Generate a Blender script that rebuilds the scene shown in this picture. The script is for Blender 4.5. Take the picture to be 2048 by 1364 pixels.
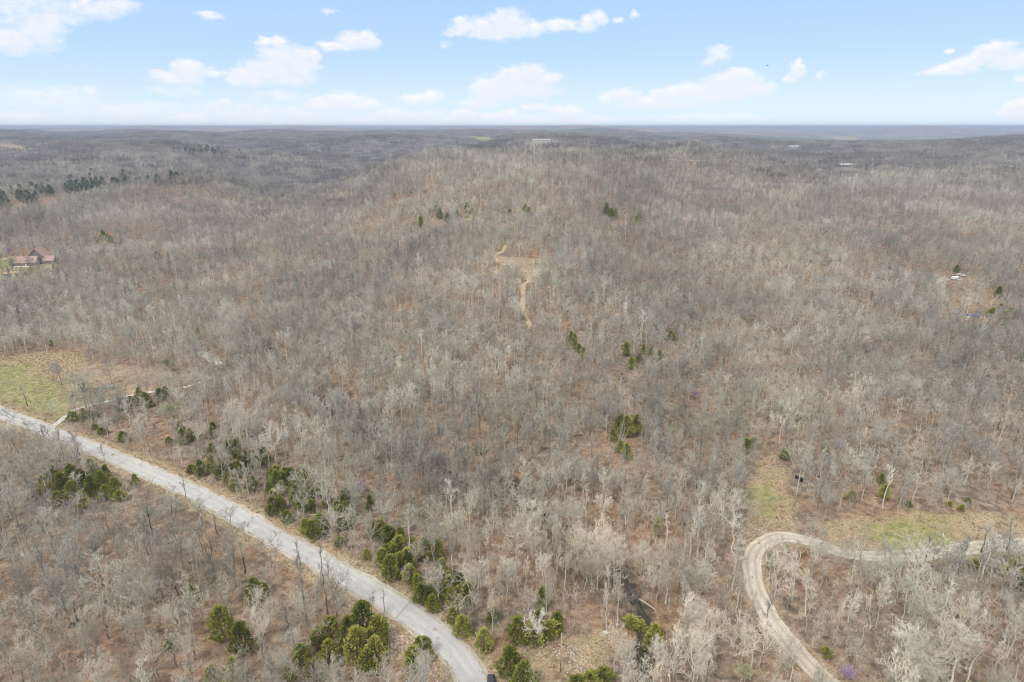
import bpy, math, random
import numpy as np
from mathutils import Vector, Matrix, noise as mnoise

for o in list(bpy.data.objects):
    bpy.data.objects.remove(o)
scene = bpy.context.scene
COL = scene.collection
R = math.radians
rng = np.random.default_rng(7)
random.seed(7)

# ------------------------------------------------------------------ camera
F_PX, PITCH, CAM_H = 1250.0, R(18.97), 125.0
cam_data = bpy.data.cameras.new('camera')
cam_data.sensor_width = 36.0
cam_data.lens = 36.0 * F_PX / 2048.0
cam_data.clip_start = 1.0
cam_data.clip_end = 80000.0
cam = bpy.data.objects.new('camera', cam_data)
cam.location = (0, 0, CAM_H)
cam.rotation_euler = (R(90) - PITCH, 0, 0)
COL.objects.link(cam)
scene.camera = cam

# ------------------------------------------------------------------ light, sky, exposure
SUN_EL, SUN_AZ = R(52), R(215)        # azimuth clockwise from +Y: behind the camera, a little to its left
SUN_STRENGTH, SUN_ANGLE = 1.5, R(14)
SKY_STRENGTH = 0.12
EXPOSURE = 0.74
scene.view_settings.view_transform = 'Standard'
scene.view_settings.look = 'None'
scene.view_settings.exposure = EXPOSURE
scene.view_settings.gamma = 1.0
scene.view_settings.use_curve_mapping = False
scene.cycles.use_denoising = True
scene.cycles.filter_width = 1.1

sun_data = bpy.data.lights.new('sun', 'SUN')
sun_data.energy = SUN_STRENGTH
sun_data.angle = SUN_ANGLE
sun_data.color = (1.0, 0.95, 0.86)
sun = bpy.data.objects.new('sun', sun_data)
sun.rotation_euler = (R(90) - SUN_EL, 0, R(180) - SUN_AZ)
sd = Vector((math.sin(SUN_AZ) * math.cos(SUN_EL), math.cos(SUN_AZ) * math.cos(SUN_EL), math.sin(SUN_EL)))
sun.rotation_euler = sd.to_track_quat('Z', 'Y').to_euler()
COL.objects.link(sun)


class NT:
    """Small wrapper for node trees."""
    def __init__(self, tree):
        self.t = tree
    def n(self, kind, **kw):
        nd = self.t.nodes.new(kind)
        for k, v in kw.items():
            setattr(nd, k, v)
        return nd
    def l(self, a, b):
        self.t.links.new(a, b)
    def put(self, sock, v):
        if isinstance(v, bpy.types.NodeSocket):
            self.l(v, sock)
        elif isinstance(v, (tuple, list)) and len(v) == 3 and sock.type == 'RGBA':
            sock.default_value = (*v, 1)
        else:
            sock.default_value = v
    def math(self, op, a, b=0.0, c=0.0, clamp=False):
        nd = self.n('ShaderNodeMath', operation=op, use_clamp=clamp)
        for s, v in zip(nd.inputs, (a, b, c)):
            self.put(s, v)
        return nd.outputs[0]
    def vmath(self, op, a, b=None, c=None):
        nd = self.n('ShaderNodeVectorMath', operation=op)
        for s, v in zip(nd.inputs, (a, b, c)):
            if v is not None:
                self.put(s, v)
        return nd.outputs['Value'] if op in ('DOT_PRODUCT', 'LENGTH') else nd.outputs[0]
    def mix(self, f, a, b, blend='MIX'):
        nd = self.n('ShaderNodeMix', data_type='RGBA', blend_type=blend)
        self.put(nd.inputs[0], f); self.put(nd.inputs[6], a); self.put(nd.inputs[7], b)
        return nd.outputs[2]
    def noise(self, vec, scale, detail=4.0, rough=0.55, color=False):
        nd = self.n('ShaderNodeTexNoise')
        nd.inputs['Scale'].default_value = scale
        nd.inputs['Detail'].default_value = detail
        nd.inputs['Roughness'].default_value = rough
        if vec is not None:
            self.l(vec, nd.inputs['Vector'])
        return nd.outputs['Color' if color else 'Fac']
    def rng(self, v, a, b, c=0.0, d=1.0, smooth=True):
        nd = self.n('ShaderNodeMapRange', interpolation_type='SMOOTHSTEP' if smooth else 'LINEAR')
        self.put(nd.inputs[0], v)
        for i, q in zip((1, 2, 3, 4), (a, b, c, d)):
            nd.inputs[i].default_value = q
        return nd.outputs[0]
    def ramp(self, f, stops):
        nd = self.n('ShaderNodeValToRGB')
        els = nd.color_ramp.elements
        while len(els) < len(stops):
            els.new(0.5)
        for e, (p, c) in zip(els, stops):
            e.position = p
            e.color = (*c, 1)
        self.l(f, nd.inputs[0])
        return nd.outputs[0]


def px_angles(u, v):
    """Compass angle and elevation of the direction seen at a place of the photograph (2048 x 1364)."""
    x, y = (u - 1024) / F_PX, -(v - 682) / F_PX
    d = np.array([x, math.cos(PITCH) + y * math.sin(PITCH), -math.sin(PITCH) + y * math.cos(PITCH)])
    d /= np.linalg.norm(d)
    return math.atan2(d[0], d[1]), math.asin(d[2])


world = bpy.data.worlds.new('World')
scene.world = world
world.use_nodes = True
W = NT(world.node_tree)
world.node_tree.nodes.clear()
w_out = W.n('ShaderNodeOutputWorld')
w_bg = W.n('ShaderNodeBackground')
w_bg.inputs['Strength'].default_value = 1.0
W.l(w_bg.outputs[0], w_out.inputs[0])
w_dir = W.n('ShaderNodeTexCoord').outputs['Generated']
w_sep = W.n('ShaderNodeSeparateXYZ')
W.l(w_dir, w_sep.inputs[0])
w_az = W.math('ARCTAN2', w_sep.outputs[0], w_sep.outputs[1])
w_el = W.math('ARCSINE', w_sep.outputs[2])
# the clear sky
sky = W.n('ShaderNodeTexSky', sky_type='NISHITA')
sky.sun_disc = False
sky.sun_elevation = SUN_EL
sky.sun_rotation = SUN_AZ
sky.altitude = 300
sky.air_density = 1.0
sky.dust_density = 0.6
sky.ozone_density = 1.0
w_z2 = W.math('MULTIPLY_ADD', W.math('ABSOLUTE', w_sep.outputs[2]), 1.6, 0.10)
w_cmb = W.n('ShaderNodeCombineXYZ')
W.l(w_sep.outputs[0], w_cmb.inputs[0]); W.l(w_sep.outputs[1], w_cmb.inputs[1]); W.l(w_z2, w_cmb.inputs[2])
W.l(W.vmath('NORMALIZE', w_cmb.outputs[0]), sky.inputs[0])
sky_col = W.mix(1.0, sky.outputs[0], (SKY_STRENGTH,) * 3, 'MULTIPLY')
SKY_TOP = (0.29, 0.46, 0.68)
SKY_MID = (0.36, 0.50, 0.66)
SKY_LOW = (0.505, 0.545, 0.575)
grad = W.ramp(W.rng(w_el, 0.0, 0.45, smooth=False), [(0.0, SKY_LOW), (0.07, (0.49, 0.57, 0.655)), (0.22, SKY_MID), (0.44, SKY_TOP), (0.60, (0.34, 0.48, 0.65)), (1.0, (0.40, 0.50, 0.63))])
sky_col = W.mix(0.78, sky_col, W.mix(1.0, grad, (.95, .945, .94), 'MULTIPLY'))
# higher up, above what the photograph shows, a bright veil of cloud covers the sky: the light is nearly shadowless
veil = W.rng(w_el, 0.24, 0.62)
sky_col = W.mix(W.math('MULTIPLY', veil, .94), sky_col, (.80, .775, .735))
# the clouds: soft lumps at infinity, broken up by noise
PUFFS = [  # u, v, half width, half height, weakness (0 solid .. 0.9 faint)
    (20, 82, 75, 22, .15), (75, 60, 40, 30, .15), (100, 45, 26, 26, .12), (20, 25, 110, 28, .5), (60, 10, 130, 22, .55), (190, 18, 55, 18, .25), (230, 8, 45, 14, .3), (140, 35, 40, 14, .5),
    (345, 155, 34, 10, .2), (378, 143, 26, 20, .02), (430, 146, 26, 9, .4), (318, 146, 18, 7, .5),
    (530, 83, 14, 8, .2), (555, 84, 16, 11, .15), (500, 153, 40, 18, .15), (560, 118, 36, 25, .08), (545, 140, 50, 20, .1), (600, 125, 30, 26, .05), (575, 155, 50, 16, .25), (625, 115, 14, 16, .12), (470, 160, 18, 12, .3),
    (665, 92, 25, 9, .1), (705, 82, 25, 15, .08), (735, 80, 20, 16, .1), (690, 92, 44, 8, .15),
    (925, 52, 20, 14, .1), (915, 65, 22, 6, .2), (965, 55, 34, 15, .06), (1015, 48, 34, 23, .02), (1055, 58, 40, 13, .08), (990, 68, 60, 9, .15), (1115, 50, 30, 11, .12), (1140, 50, 16, 9, .2), (1180, 46, 18, 14, .1), (1195, 38, 17, 13, .12), (1168, 58, 18, 7, .35), (1238, 40, 12, 6, .45), (1270, 28, 9, 9, .5),
    (975, 185, 28, 22, .02), (1000, 178, 40, 20, .02), (1030, 160, 34, 20, .02), (1062, 150, 26, 18, .02), (1095, 157, 22, 11, .15), (1050, 178, 55, 16, .1), (960, 205, 30, 8, .2), (935, 225, 26, 9, .15), (925, 232, 22, 7, .3), (1065, 212, 24, 8, .35), (1000, 235, 34, 11, .35), (1020, 225, 14, 7, .35), (1130, 222, 38, 12, .4), (1030, 243, 90, 9, .55),
    (1215, 198, 20, 9, .35), (1245, 190, 32, 12, .3), (1290, 205, 50, 13, .3), (1345, 188, 34, 14, .2), (1400, 185, 50, 16, .1), (1465, 170, 48, 22, .05), (1475, 155, 28, 16, .08), (1430, 190, 70, 13, .12), (1510, 178, 34, 14, .2), (1330, 208, 90, 12, .45), (1438, 108, 24, 16, .4), (1418, 122, 16, 12, .55),
    (1593, 140, 12, 15, .1), (1583, 158, 13, 9, .25), (1597, 128, 8, 9, .2), (1640, 150, 11, 9, .6),
    (1885, 138, 22, 9, .05), (1930, 130, 26, 14, .02), (1955, 118, 20, 14, .06), (1995, 98, 32, 14, .05), (2030, 120, 52, 16, .02), (1980, 110, 24, 14, .1), (1905, 142, 50, 7, .15), (1900, 102, 10, 6, .45), (2045, 155, 14, 6, .3), (2032, 225, 30, 14, .02), (2045, 215, 26, 16, .02),
    (100, 200, 120, 30, .7), (250, 225, 160, 24, .7), (480, 225, 120, 22, .65), (620, 228, 90, 20, .6), (800, 232, 120, 18, .65), (980, 238, 150, 14, .6), (1120, 240, 120, 12, .65), (60, 245, 120, 10, .6), (560, 190, 60, 14, .7), (360, 180, 60, 14, .75),
    (690, 205, 38, 16, .15), (725, 208, 34, 11, .25), (650, 208, 40, 12, .4), (840, 198, 34, 10, .2), (865, 190, 22, 8, .35), (720, 240, 50, 9, .5), (380, 238, 34, 13, .25), (262, 230, 22, 8, .35), (500, 240, 60, 13, .45), (45, 230, 80, 13, .55), (120, 190, 14, 14, .65), (180, 180, 16, 9, .65), (610, 245, 110, 9, .6), (450, 202, 16, 6, .55), (420, 30, 30, 8, .55), (660, 25, 22, 7, .65), (890, 88, 12, 6, .6), (850, 250, 80, 8, .6), (1400, 235, 150, 12, .75),
]
# more of them outside the frame, all round the sky
for k in range(46):
    a = rng.uniform(0.75, 5.53)
    e = rng.uniform(0.05, 0.7)
    PUFFS.append((a, e, rng.uniform(.05, .14), rng.uniform(.02, .05), rng.uniform(.05, .4)))


def field(az, el):
    cmb = W.n('ShaderNodeCombineXYZ')
    W.put(cmb.inputs[0], az); W.put(cmb.inputs[1], el); cmb.inputs[2].default_value = 0.0
    p = cmb.outputs[0]
    best = None
    for k, (u, v, hw, hh, weak) in enumerate(PUFFS):
        if k < len(PUFFS) - 46:
            a0, e0 = px_angles(u, v)
            a1, _ = px_angles(u + hw, v)
            _, e1 = px_angles(u, v - hh)
            ra, re = (a1 - a0) * 1.5, (e1 - e0) * 1.55
        else:
            a0, e0, ra, re = (u if u < math.pi else u - 2 * math.pi), v, hw, hh
        s = (1 / ra, 1 / re, 0.0)
        q = W.vmath('MULTIPLY_ADD', p, s, (-a0 / ra, -e0 / re, math.sqrt(weak * .8)))
        d = W.vmath('DOT_PRODUCT', q, q)
        best = d if best is None else W.math('MINIMUM', best, d)
    return best


w_sc = W.n('ShaderNodeCombineXYZ')
W.l(W.math('MULTIPLY', w_az, 1.0), w_sc.inputs[0]); W.l(W.math('MULTIPLY', w_el, 1.7), w_sc.inputs[1])
c_warp = W.noise(w_sc.outputs[0], 55.0, 5.0, 0.6, color=True)
c_ws = W.n('ShaderNodeSeparateColor'); W.l(c_warp, c_ws.inputs[0])
w_az2 = W.math('MULTIPLY_ADD', W.math('SUBTRACT', c_ws.outputs[0], .5), 0.022, w_az)
w_el2 = W.math('MULTIPLY_ADD', W.math('SUBTRACT', c_ws.outputs[1], .5), 0.013, w_el)
fA = field(w_az2, w_el2)
fB = field(w_az2, W.math('ADD', w_el2, 0.0085))
c_n = W.noise(w_sc.outputs[0], 70.0, 7.0, 0.62)
dens = W.math('ADD', W.math('SUBTRACT', 1.0, fA), W.math('MULTIPLY', W.math('SUBTRACT', c_n, .5), 1.5))
alpha = W.rng(dens, -0.25, 1.02)
alpha = W.math('MULTIPLY', alpha, 0.92)
above = W.rng(W.math('SUBTRACT', 1.0, fB), -0.5, 0.8)
CLOUD_LIT, CLOUD_LOW = (0.635, 0.61, 0.615), (0.47, 0.525, 0.615)
c_col = W.mix(W.math('MULTIPLY', above, 0.62), CLOUD_LIT, CLOUD_LOW)
sky_col = W.mix(alpha, sky_col, c_col)
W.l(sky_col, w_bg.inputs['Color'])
world.cycles.sampling_method = 'MANUAL'
world.cycles.sample_map_resolution = 512

# ------------------------------------------------------------------ terrain height


def sstep(a, b, x):
    t = np.clip((x - a) / (b - a), 0, 1)
    return t * t * (3 - 2 * t)


def seg_dist(x, y, pts):
    """Distance to a polyline and how far along it (0..1)."""
    best = np.full(np.shape(x), 1e18)
    along = np.zeros(np.shape(x))
    n = len(pts) - 1
    for i in range(n):
        (ax, ay), (bx, by) = pts[i][:2], pts[i + 1][:2]
        dx, dy = bx - ax, by - ay
        t = np.clip(((x - ax) * dx + (y - ay) * dy) / (dx * dx + dy * dy), 0, 1)
        d = (x - ax - t * dx) ** 2 + (y - ay - t * dy) ** 2
        m = d < best
        best = np.where(m, d, best)
        along = np.where(m, (i + t) / n, along)
    return np.sqrt(best), along


VALLEY = [(-190, 420), (-225, 560), (-300, 800), (-370, 1050), (-390, 1300), (-330, 1600), (-180, 1900), (80, 2150), (450, 2300)]
BRANCH = [(-370, 1050), (-520, 1300), (-760, 1700), (-1000, 2300)]
CREEK = [(32, 118), (38, 140), (34, 158), (22, 175), (4, 193), (-16, 207), (-42, 228), (-70, 255), (-88, 275), (-112, 305), (-135, 340), (-165, 385), (-200, 440)]
GULLY = [(75, 210), (88, 270), (108, 350), (130, 450), (160, 600), (190, 800)]


def terrain(x, y):
    x = np.asarray(x, float); y = np.asarray(y, float)
    yy = y
    ang = x / np.maximum(y, 60.0)
    # how far out the ground starts climbing to the plateau and where it gets there
    wl = sstep(-0.12, -0.42, ang)
    wr = sstep(0.10, 0.45, ang)
    y0 = 300 + wl * 330 + wr * 120
    y1 = 1050 + wl * 750 + wr * 750
    up = 70 * sstep(y0, y1, yy)
    # the middle hill: a nose with its own crest
    hx, hy = (x - 25) / 250.0, (y - 900) / 330.0
    hill = 20 * np.exp(-(hx * hx + hy * hy))
    z = up + hill
    # the bench where the straw trail is
    z = z + 14 * np.exp(-(((x - 10) / 120.0) ** 2 + ((y - 430) / 110.0) ** 2))
    # valley cut into it, running away to the left
    d, al = seg_dist(x, y, VALLEY)
    w = 95 + 130 * al
    cut = np.exp(-(d / w) ** 2) * (1.0 - 0.42 * al)
    z = z * (1 - cut) - 10 * np.exp(-(d / w) ** 2) * sstep(350, 500, y) * (1 - al)
    d, al = seg_dist(x, y, BRANCH)
    z = z - (26 - 10 * al) * np.exp(-(d / (70 + 80 * al)) ** 2) * np.minimum(1, al * 5)
    # gully right of the middle
    d, al = seg_dist(x, y, GULLY)
    z = z - 7 * np.exp(-(d / (22 + 40 * al)) ** 2) * np.minimum(1, al * 4 + .3)
    # near right bank rises
    z = z + 7 * sstep(0.25, 0.9, ang) * sstep(130, 330, y)
    # spurs and side ridges
    for cx, cy, sx_, sy_, h_ in ((-760, 1420, 330, 230, 30), (-520, 1010, 75, 150, 26), (-720, 900, 80, 140, 20), (-330, 700, 50, 80, 9), (-470, 740, 60, 70, 13), (-620, 650, 70, 70, 11), (-160, 760, 40, 90, 8), (480, 700, 60, 90, 10), (650, 640, 60, 80, 9), (-900, 1150, 110, 200, 12), (360, 1120, 150, 190, 20), (820, 1420, 230, 200, 20), (560, 860, 90, 150, 11), (1150, 1250, 200, 180, 14), (-330, 1700, 150, 200, 16), (60, 1650, 220, 150, 12), (330, 640, 70, 110, 8), (-130, 1000, 60, 120, 6)):
        z = z + h_ * np.exp(-((x - cx) / sx_) ** 2 - ((y - cy) / sy_) ** 2)
    for cx, cy, sx_, sy_, h_ in ((-850, 1950, 500, 200, 22), (330, 1480, 260, 130, 20), (900, 1850, 380, 190, 18), (560, 1120, 70, 200, 10), (230, 900, 60, 200, 9)):
        z = z - h_ * np.exp(-((x - cx) / sx_) ** 2 - ((y - cy) / sy_) ** 2)
    # rolling relief
    amp = sstep(450, 1500, y)
    z = z + amp * (10 * np.sin(x / 210 + 1.1) * np.sin(y / 230 + .5) + 7 * np.sin((x + .6 * y) / 150) + 4 * np.sin((x - .8 * y) / 97 + 2))
    amp2 = sstep(1500, 4200, y)
    z = z + amp2 * (8 * np.sin(x / 900 + 2.0) * np.sin(y / 700) + 6 * np.sin((x * .8 + y) / 1300 + 1))
    # second valley far off, behind the middle hill
    d, al = seg_dist(x, y, [(-420, 2100), (300, 2300), (900, 2000)])
    z = z - 22 * np.exp(-(d / 260) ** 2)
    # far country to the right lies lower, with hills of its own
    # last ridges before the skyline
    z = z + (1 - sstep(.10, .35, ang)) * sstep(4300, 7500, y) * (36 + 9 * np.sin(x / 620 + .7) + 6 * np.sin(x / 290 + y / 800) + 4 * np.sin(x / 130 + 2)) * (1 - sstep(9000, 13000, y))
    z = z - 75 * sstep(9000, 19000, y)
    # the last ridge line, uneven, just about at the drone's height
    crest = 122 + 5 * np.sin(x / 1900 + .4) + 3.5 * np.sin(x / 830 + 1.7) + 2.5 * np.sin(x / 410) + 1.6 * np.sin(x / 173 + .9) + 1.0 * np.sin(x / 95)
    last = np.exp(-(((y - 11500 - 500 * np.sin(x / 2600)) / 900) ** 2))
    z = z * (1 - last) + crest * last
    low = sstep(0.12, 0.62, ang) * sstep(2300, 3600, y) * (1 - last)
    hills = 84 * np.exp(-(((x - 3950) / 1100) ** 2 + ((y - 6000) / 700) ** 2)) + 86 * np.exp(-(((x - 2250) / 750) ** 2 + ((y - 6300) / 600) ** 2)) \
        + 74 * np.exp(-(((x - 5200) / 700) ** 2 + ((y - 8200) / 900) ** 2)) + 96 * np.exp(-(((x - 1300) / 900) ** 2 + ((y - 6000) / 800) ** 2)) + (100 + 10 * np.sin(x / 900) + 6 * np.sin(x / 370) + 4 * np.sin(x / 160)) * np.exp(-(((y - 8700 - 400 * np.sin(x / 1500)) / 700) ** 2))
    z = z * (1 - low) + low * (-40 + hills * 1.0)
    # beyond the skyline the ground falls off gently (the earth's curve)
    z = np.where(y > 3000, np.minimum(z, 134 + .15 * (z - 134)), z)
    # the creek
    d, al = seg_dist(x, y, CREEK)
    z = z - 2.6 * np.exp(-(d / 5.5) ** 2) - 1.6 * np.exp(-(d / 16.0) ** 2)
    # small unevenness
    near = 1 - sstep(500, 900, y)
    z = z + near * (0.9 * np.sin(x / 23 + .4) * np.sin(y / 29) + .7 * np.sin((x + y) / 17))
    return z


def at(u, v):
    """Where the line of sight through a place of the photograph meets the ground: world x, y, z."""
    x, yv = (u - 1024) / F_PX, -(v - 682) / F_PX
    d = np.array([x, math.cos(PITCH) + yv * math.sin(PITCH), -math.sin(PITCH) + yv * math.cos(PITCH)])
    ts = np.geomspace(60, 30000, 900)
    P = d[None, :] * ts[:, None]
    h = P[:, 2] + CAM_H - terrain(P[:, 0], P[:, 1])
    k = int(np.argmax(h < 0))
    if h[k] >= 0:
        k = len(ts) - 1
    a, b = ts[max(k - 1, 0)], ts[k]
    for _ in range(24):
        m = .5 * (a + b)
        p = d * m
        if p[2] + CAM_H - terrain(p[0], p[1]) < 0:
            b = m
        else:
            a = m
    p = d * b
    return float(p[0]), float(p[1]), float(terrain(p[0], p[1]))


def ground_line(pix, step=2.0):
    """A smooth evenly spaced world polyline through places of the photograph (a Catmull-Rom curve)."""
    p = np.array([at(*q)[:2] for q in pix])
    q = np.vstack([2 * p[0] - p[1], p, 2 * p[-1] - p[-2]])
    out = []
    for i in range(1, len(q) - 2):
        n = max(2, int(np.linalg.norm(q[i + 1] - q[i]) / step))
        for t in np.arange(n) / n:
            out.append(.5 * ((2 * q[i]) + (-q[i - 1] + q[i + 1]) * t + (2 * q[i - 1] - 5 * q[i] + 4 * q[i + 1] - q[i + 2]) * t * t
                             + (-q[i - 1] + 3 * q[i] - 3 * q[i + 1] + q[i + 2]) * t ** 3))
    out.append(p[-1])
    return np.array(out)


def ground_poly(pix):
    return np.array([at(*q)[:2] for q in pix])


def in_poly(x, y, poly):
    inside = np.zeros(np.shape(x), bool)
    n = len(poly)
    for i in range(n):
        (x1, y1), (x2, y2) = poly[i], poly[(i + 1) % n]
        c = ((y1 > y) != (y2 > y)) & (x < (x2 - x1) * (y - y1) / (y2 - y1 + 1e-12) + x1)
        inside ^= c
    return inside


def poly_mask(x, y, poly, soft):
    """1 inside, falling to 0 over SOFT metres outside."""
    x0, y0 = poly.min(0) - 3 * soft; x1, y1 = poly.max(0) + 3 * soft
    out = np.zeros(np.shape(x))
    m = (x > x0) & (x < x1) & (y > y0) & (y < y1)
    if m.any():
        xs, ys = x[m], y[m]
        d, _ = seg_dist(xs, ys, np.vstack([poly, poly[:1]]))
        sd_ = np.where(in_poly(xs, ys, poly), -d, d)
        out[m] = 1 - sstep(-soft * .5, soft, sd_)
    return out


def line_dist(x, y, line, reach):
    out = np.full(np.shape(x), 1e6)
    x0, y0 = line.min(0) - reach; x1, y1 = line.max(0) + reach
    m = (x > x0) & (x < x1) & (y > y0) & (y < y1)
    if m.any():
        out[m] = seg_dist(x[m], y[m], line)[0]
    return out


ROAD = ground_line([(-420, 700), (-150, 768), (0, 825), (97, 862), (193, 900), (287, 940), (372, 978), (440, 1012), (533, 1065), (615, 1110), (682, 1148), (760, 1192), (838, 1243), (893, 1290), (930, 1332), (947, 1366), (958, 1420), (960, 1500)])
GRAVEL = ground_line([(1760, 1450), (1655, 1364), (1607, 1318), (1555, 1259), (1525, 1211), (1507, 1167), (1503, 1126), (1511, 1100), (1533, 1082), (1562, 1074), (1599, 1078), (1636, 1089), (1681, 1104), (1718, 1111), (1773, 1114), (1828, 1112), (1902, 1103), (1976, 1093), (2048, 1089), (2150, 1075), (2300, 1060)])
DRIVE = ground_line([(108, 852), (147, 822), (174, 812), (222, 802), (270, 790), (335, 779), (372, 774), (403, 764), (430, 752)])
PAD = ground_line([(396, 704), (412, 712), (428, 721), (443, 730)])
TRAIL = ground_line([(1010, 490), (1007, 501), (990, 511), (997, 523), (1018, 533), (1042, 538), (1059, 548), (1057, 562), (1047, 572), (1047, 596), (1048, 625), (1062, 655)])
TRAIL_SIDE = ground_line([(1018, 533), (975, 547), (920, 556), (870, 575)])
FAR_LANE = ground_line([(1180, 310), (1240, 315), (1300, 318), (1400, 321), (1500, 322), (1600, 327), (1660, 333)], 12)

GREEN_A = ground_poly([(-80, 745), (-10, 728), (40, 730), (85, 750), (135, 785), (145, 808), (110, 835), (40, 812), (-80, 790)])
STRAW_B = ground_poly([(-20, 722), (40, 710), (95, 703), (160, 706), (170, 742), (150, 768), (120, 762), (70, 742), (20, 728)])
BROWN_C = ground_poly([(150, 720), (250, 728), (330, 740), (385, 760), (372, 776), (270, 790), (150, 818), (120, 800)])
GREEN_D = ground_poly([(1735, 1048), (1800, 1040), (1895, 1050), (1930, 1075), (1880, 1092), (1790, 1098), (1740, 1080)])
STRAW_D = ground_poly([(1630, 1048), (1720, 1030), (1850, 1027), (2150, 1035), (2150, 1068), (1960, 1086), (1860, 1100), (1780, 1104), (1700, 1096), (1635, 1080)])
GREEN_E = ground_poly([(1495, 985), (1530, 970), (1555, 1000), (1545, 1030), (1505, 1025)])
STRAW_E = ground_poly([(1488, 1010), (1512, 935), (1540, 895), (1565, 925), (1592, 1005), (1580, 1045), (1510, 1055)])
STRAW_F = ground_poly([(975, 1318), (1020, 1300), (1100, 1272), (1200, 1262), (1300, 1262), (1315, 1285), (1240, 1310), (1195, 1350), (1170, 1440), (985, 1440)])
STRAW_C = ground_poly([(1498, 1048), (1580, 1040), (1640, 1046), (1650, 1084), (1600, 1066), (1545, 1060), (1505, 1082), (1490, 1075)])
BARE_E = ground_poly([(1400, 1180), (1440, 1110), (1490, 1065), (1540, 1050), (1500, 1090), (1470, 1130), (1430, 1200)])
OPEN_G = ground_poly([(1885, 600), (1895, 550), (1945, 545), (1965, 575), (2000, 590), (1985, 655), (1900, 655)])
LAWN_H = ground_poly([(-20, 520), (110, 505), (122, 540), (60, 560), (-20, 556)])
FIELD_J = ground_poly([(925, 271), (955, 273), (985, 275), (985, 285), (960, 286), (935, 280)])
FIELD_K = ground_poly([(-30, 288), (40, 290), (80, 298), (40, 305), (-30, 300)])
FIELD_L = ground_poly([(1660, 274), (1715, 273), (1712, 281), (1670, 281)])
BAND = ground_poly([(-30, 412), (60, 392), (240, 362), (260, 374), (160, 398), (90, 420), (-30, 436)])
OPEN_T = ground_poly([(985, 512), (1040, 515), (1110, 520), (1115, 540), (1060, 556), (1000, 540)])
BANK = ground_poly([(700, 1200), (760, 1235), (830, 1290), (870, 1330), (880, 1380), (850, 1380), (800, 1310), (740, 1255), (690, 1215)])

# ------------------------------------------------------------------ mesh helpers


def set_props(o, label=None, cat=None, group=None, kind=None):
    if label: o['label'] = label
    if cat: o['category'] = cat
    if group: o['group'] = group
    if kind: o['kind'] = kind
    return o


class MB:
    """Collects shapes into one mesh."""
    def __init__(self):
        self.v, self.f, self.n = [], [], 0
    def add(self, verts, faces):
        self.v.extend([tuple(p) for p in verts])
        self.f.extend([tuple(i + self.n for i in f) for f in faces])
        self.n += len(verts)
    def tube(self, pts, radii, sides=3, cap=False):
        pts = [np.asarray(p, float) for p in pts]
        n = len(pts)
        verts = []
        ref = np.array([0.31, 0.95, 0.05])
        for i in range(n):
            d = pts[min(i + 1, n - 1)] - pts[max(i - 1, 0)]
            d = d / (np.linalg.norm(d) + 1e-9)
            if abs(d @ ref) > .95:
                ref = np.array([0.95, -0.3, 0.1])
            a = np.cross(d, ref); a /= np.linalg.norm(a)
            b = np.cross(d, a)
            for k in range(sides):
                t = 2 * math.pi * k / sides
                verts.append(pts[i] + radii[i] * (math.cos(t) * a + math.sin(t) * b))
        faces = [(i * sides + k, i * sides + (k + 1) % sides, (i + 1) * sides + (k + 1) % sides, (i + 1) * sides + k) for i in range(n - 1) for k in range(sides)]
        if cap:
            faces.append(tuple(reversed(range(sides))))
            faces.append(tuple((n - 1) * sides + k for k in range(sides)))
        self.add(verts, faces)
    def box(self, x0, x1, y0, y1, z0, z1):
        self.add([(x0, y0, z0), (x1, y0, z0), (x1, y1, z0), (x0, y1, z0), (x0, y0, z1), (x1, y0, z1), (x1, y1, z1), (x0, y1, z1)],
                 [(0, 3, 2, 1), (4, 5, 6, 7), (0, 1, 5, 4), (1, 2, 6, 5), (2, 3, 7, 6), (3, 0, 4, 7)])
    def prism(self, prof, axis, a, b):
        """A closed outline of (p, q) pairs extruded along X or Y."""
        n = len(prof)
        mk = (lambda p, q, s: (s, p, q)) if axis == 'x' else (lambda p, q, s: (p, s, q))
        vs = [mk(p, q, a) for p, q in prof] + [mk(p, q, b) for p, q in prof]
        fs = [tuple(range(n)), tuple(reversed(range(n, 2 * n)))] + [(i, i + n, (i + 1) % n + n, (i + 1) % n) for i in range(n)]
        self.add(vs, fs)
    def mesh(self, name, mat=None, smooth=False):
        me = bpy.data.meshes.new(name)
        me.from_pydata(self.v, [], self.f)
        me.update()
        if mat: me.materials.append(mat)
        if smooth:
            me.polygons.foreach_set('use_smooth', [True] * len(me.polygons))
        return me
    def build(self, name, mat, parent=None, smooth=False, bevel=0.0):
        me = self.mesh(name, mat, smooth)
        import bmesh
        bm = bmesh.new(); bm.from_mesh(me)
        bmesh.ops.recalc_face_normals(bm, faces=bm.faces)
        bm.to_mesh(me); bm.free()
        o = bpy.data.objects.new(name, me)
        COL.objects.link(o)
        if parent is not None: o.parent = parent
        if bevel:
            m = o.modifiers.new('bevel', 'BEVEL'); m.width = bevel; m.segments = 2; m.limit_method = 'ANGLE'
        return o


def empty(name, loc, rz=0.0, label=None, cat=None, group=None):
    o = bpy.data.objects.new(name, None)
    o.location = loc
    o.rotation_euler = (0, 0, rz)
    COL.objects.link(o)
    return set_props(o, label, cat, group)


def grid_mesh(name, verts, faces_q, mat):
    me = bpy.data.meshes.new(name)
    nv, nf = len(verts), len(faces_q)
    me.vertices.add(nv); me.vertices.foreach_set('co', np.asarray(verts, np.float32).ravel())
    me.loops.add(nf * 4); me.loops.foreach_set('vertex_index', np.asarray(faces_q, np.int32).ravel())
    me.polygons.add(nf); me.polygons.foreach_set('loop_start', np.arange(0, nf * 4, 4, dtype=np.int32))
    me.update(calc_edges=True)
    me.polygons.foreach_set('use_smooth', [True] * nf)
    me.materials.append(mat)
    return me


# ------------------------------------------------------------------ materials


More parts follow.
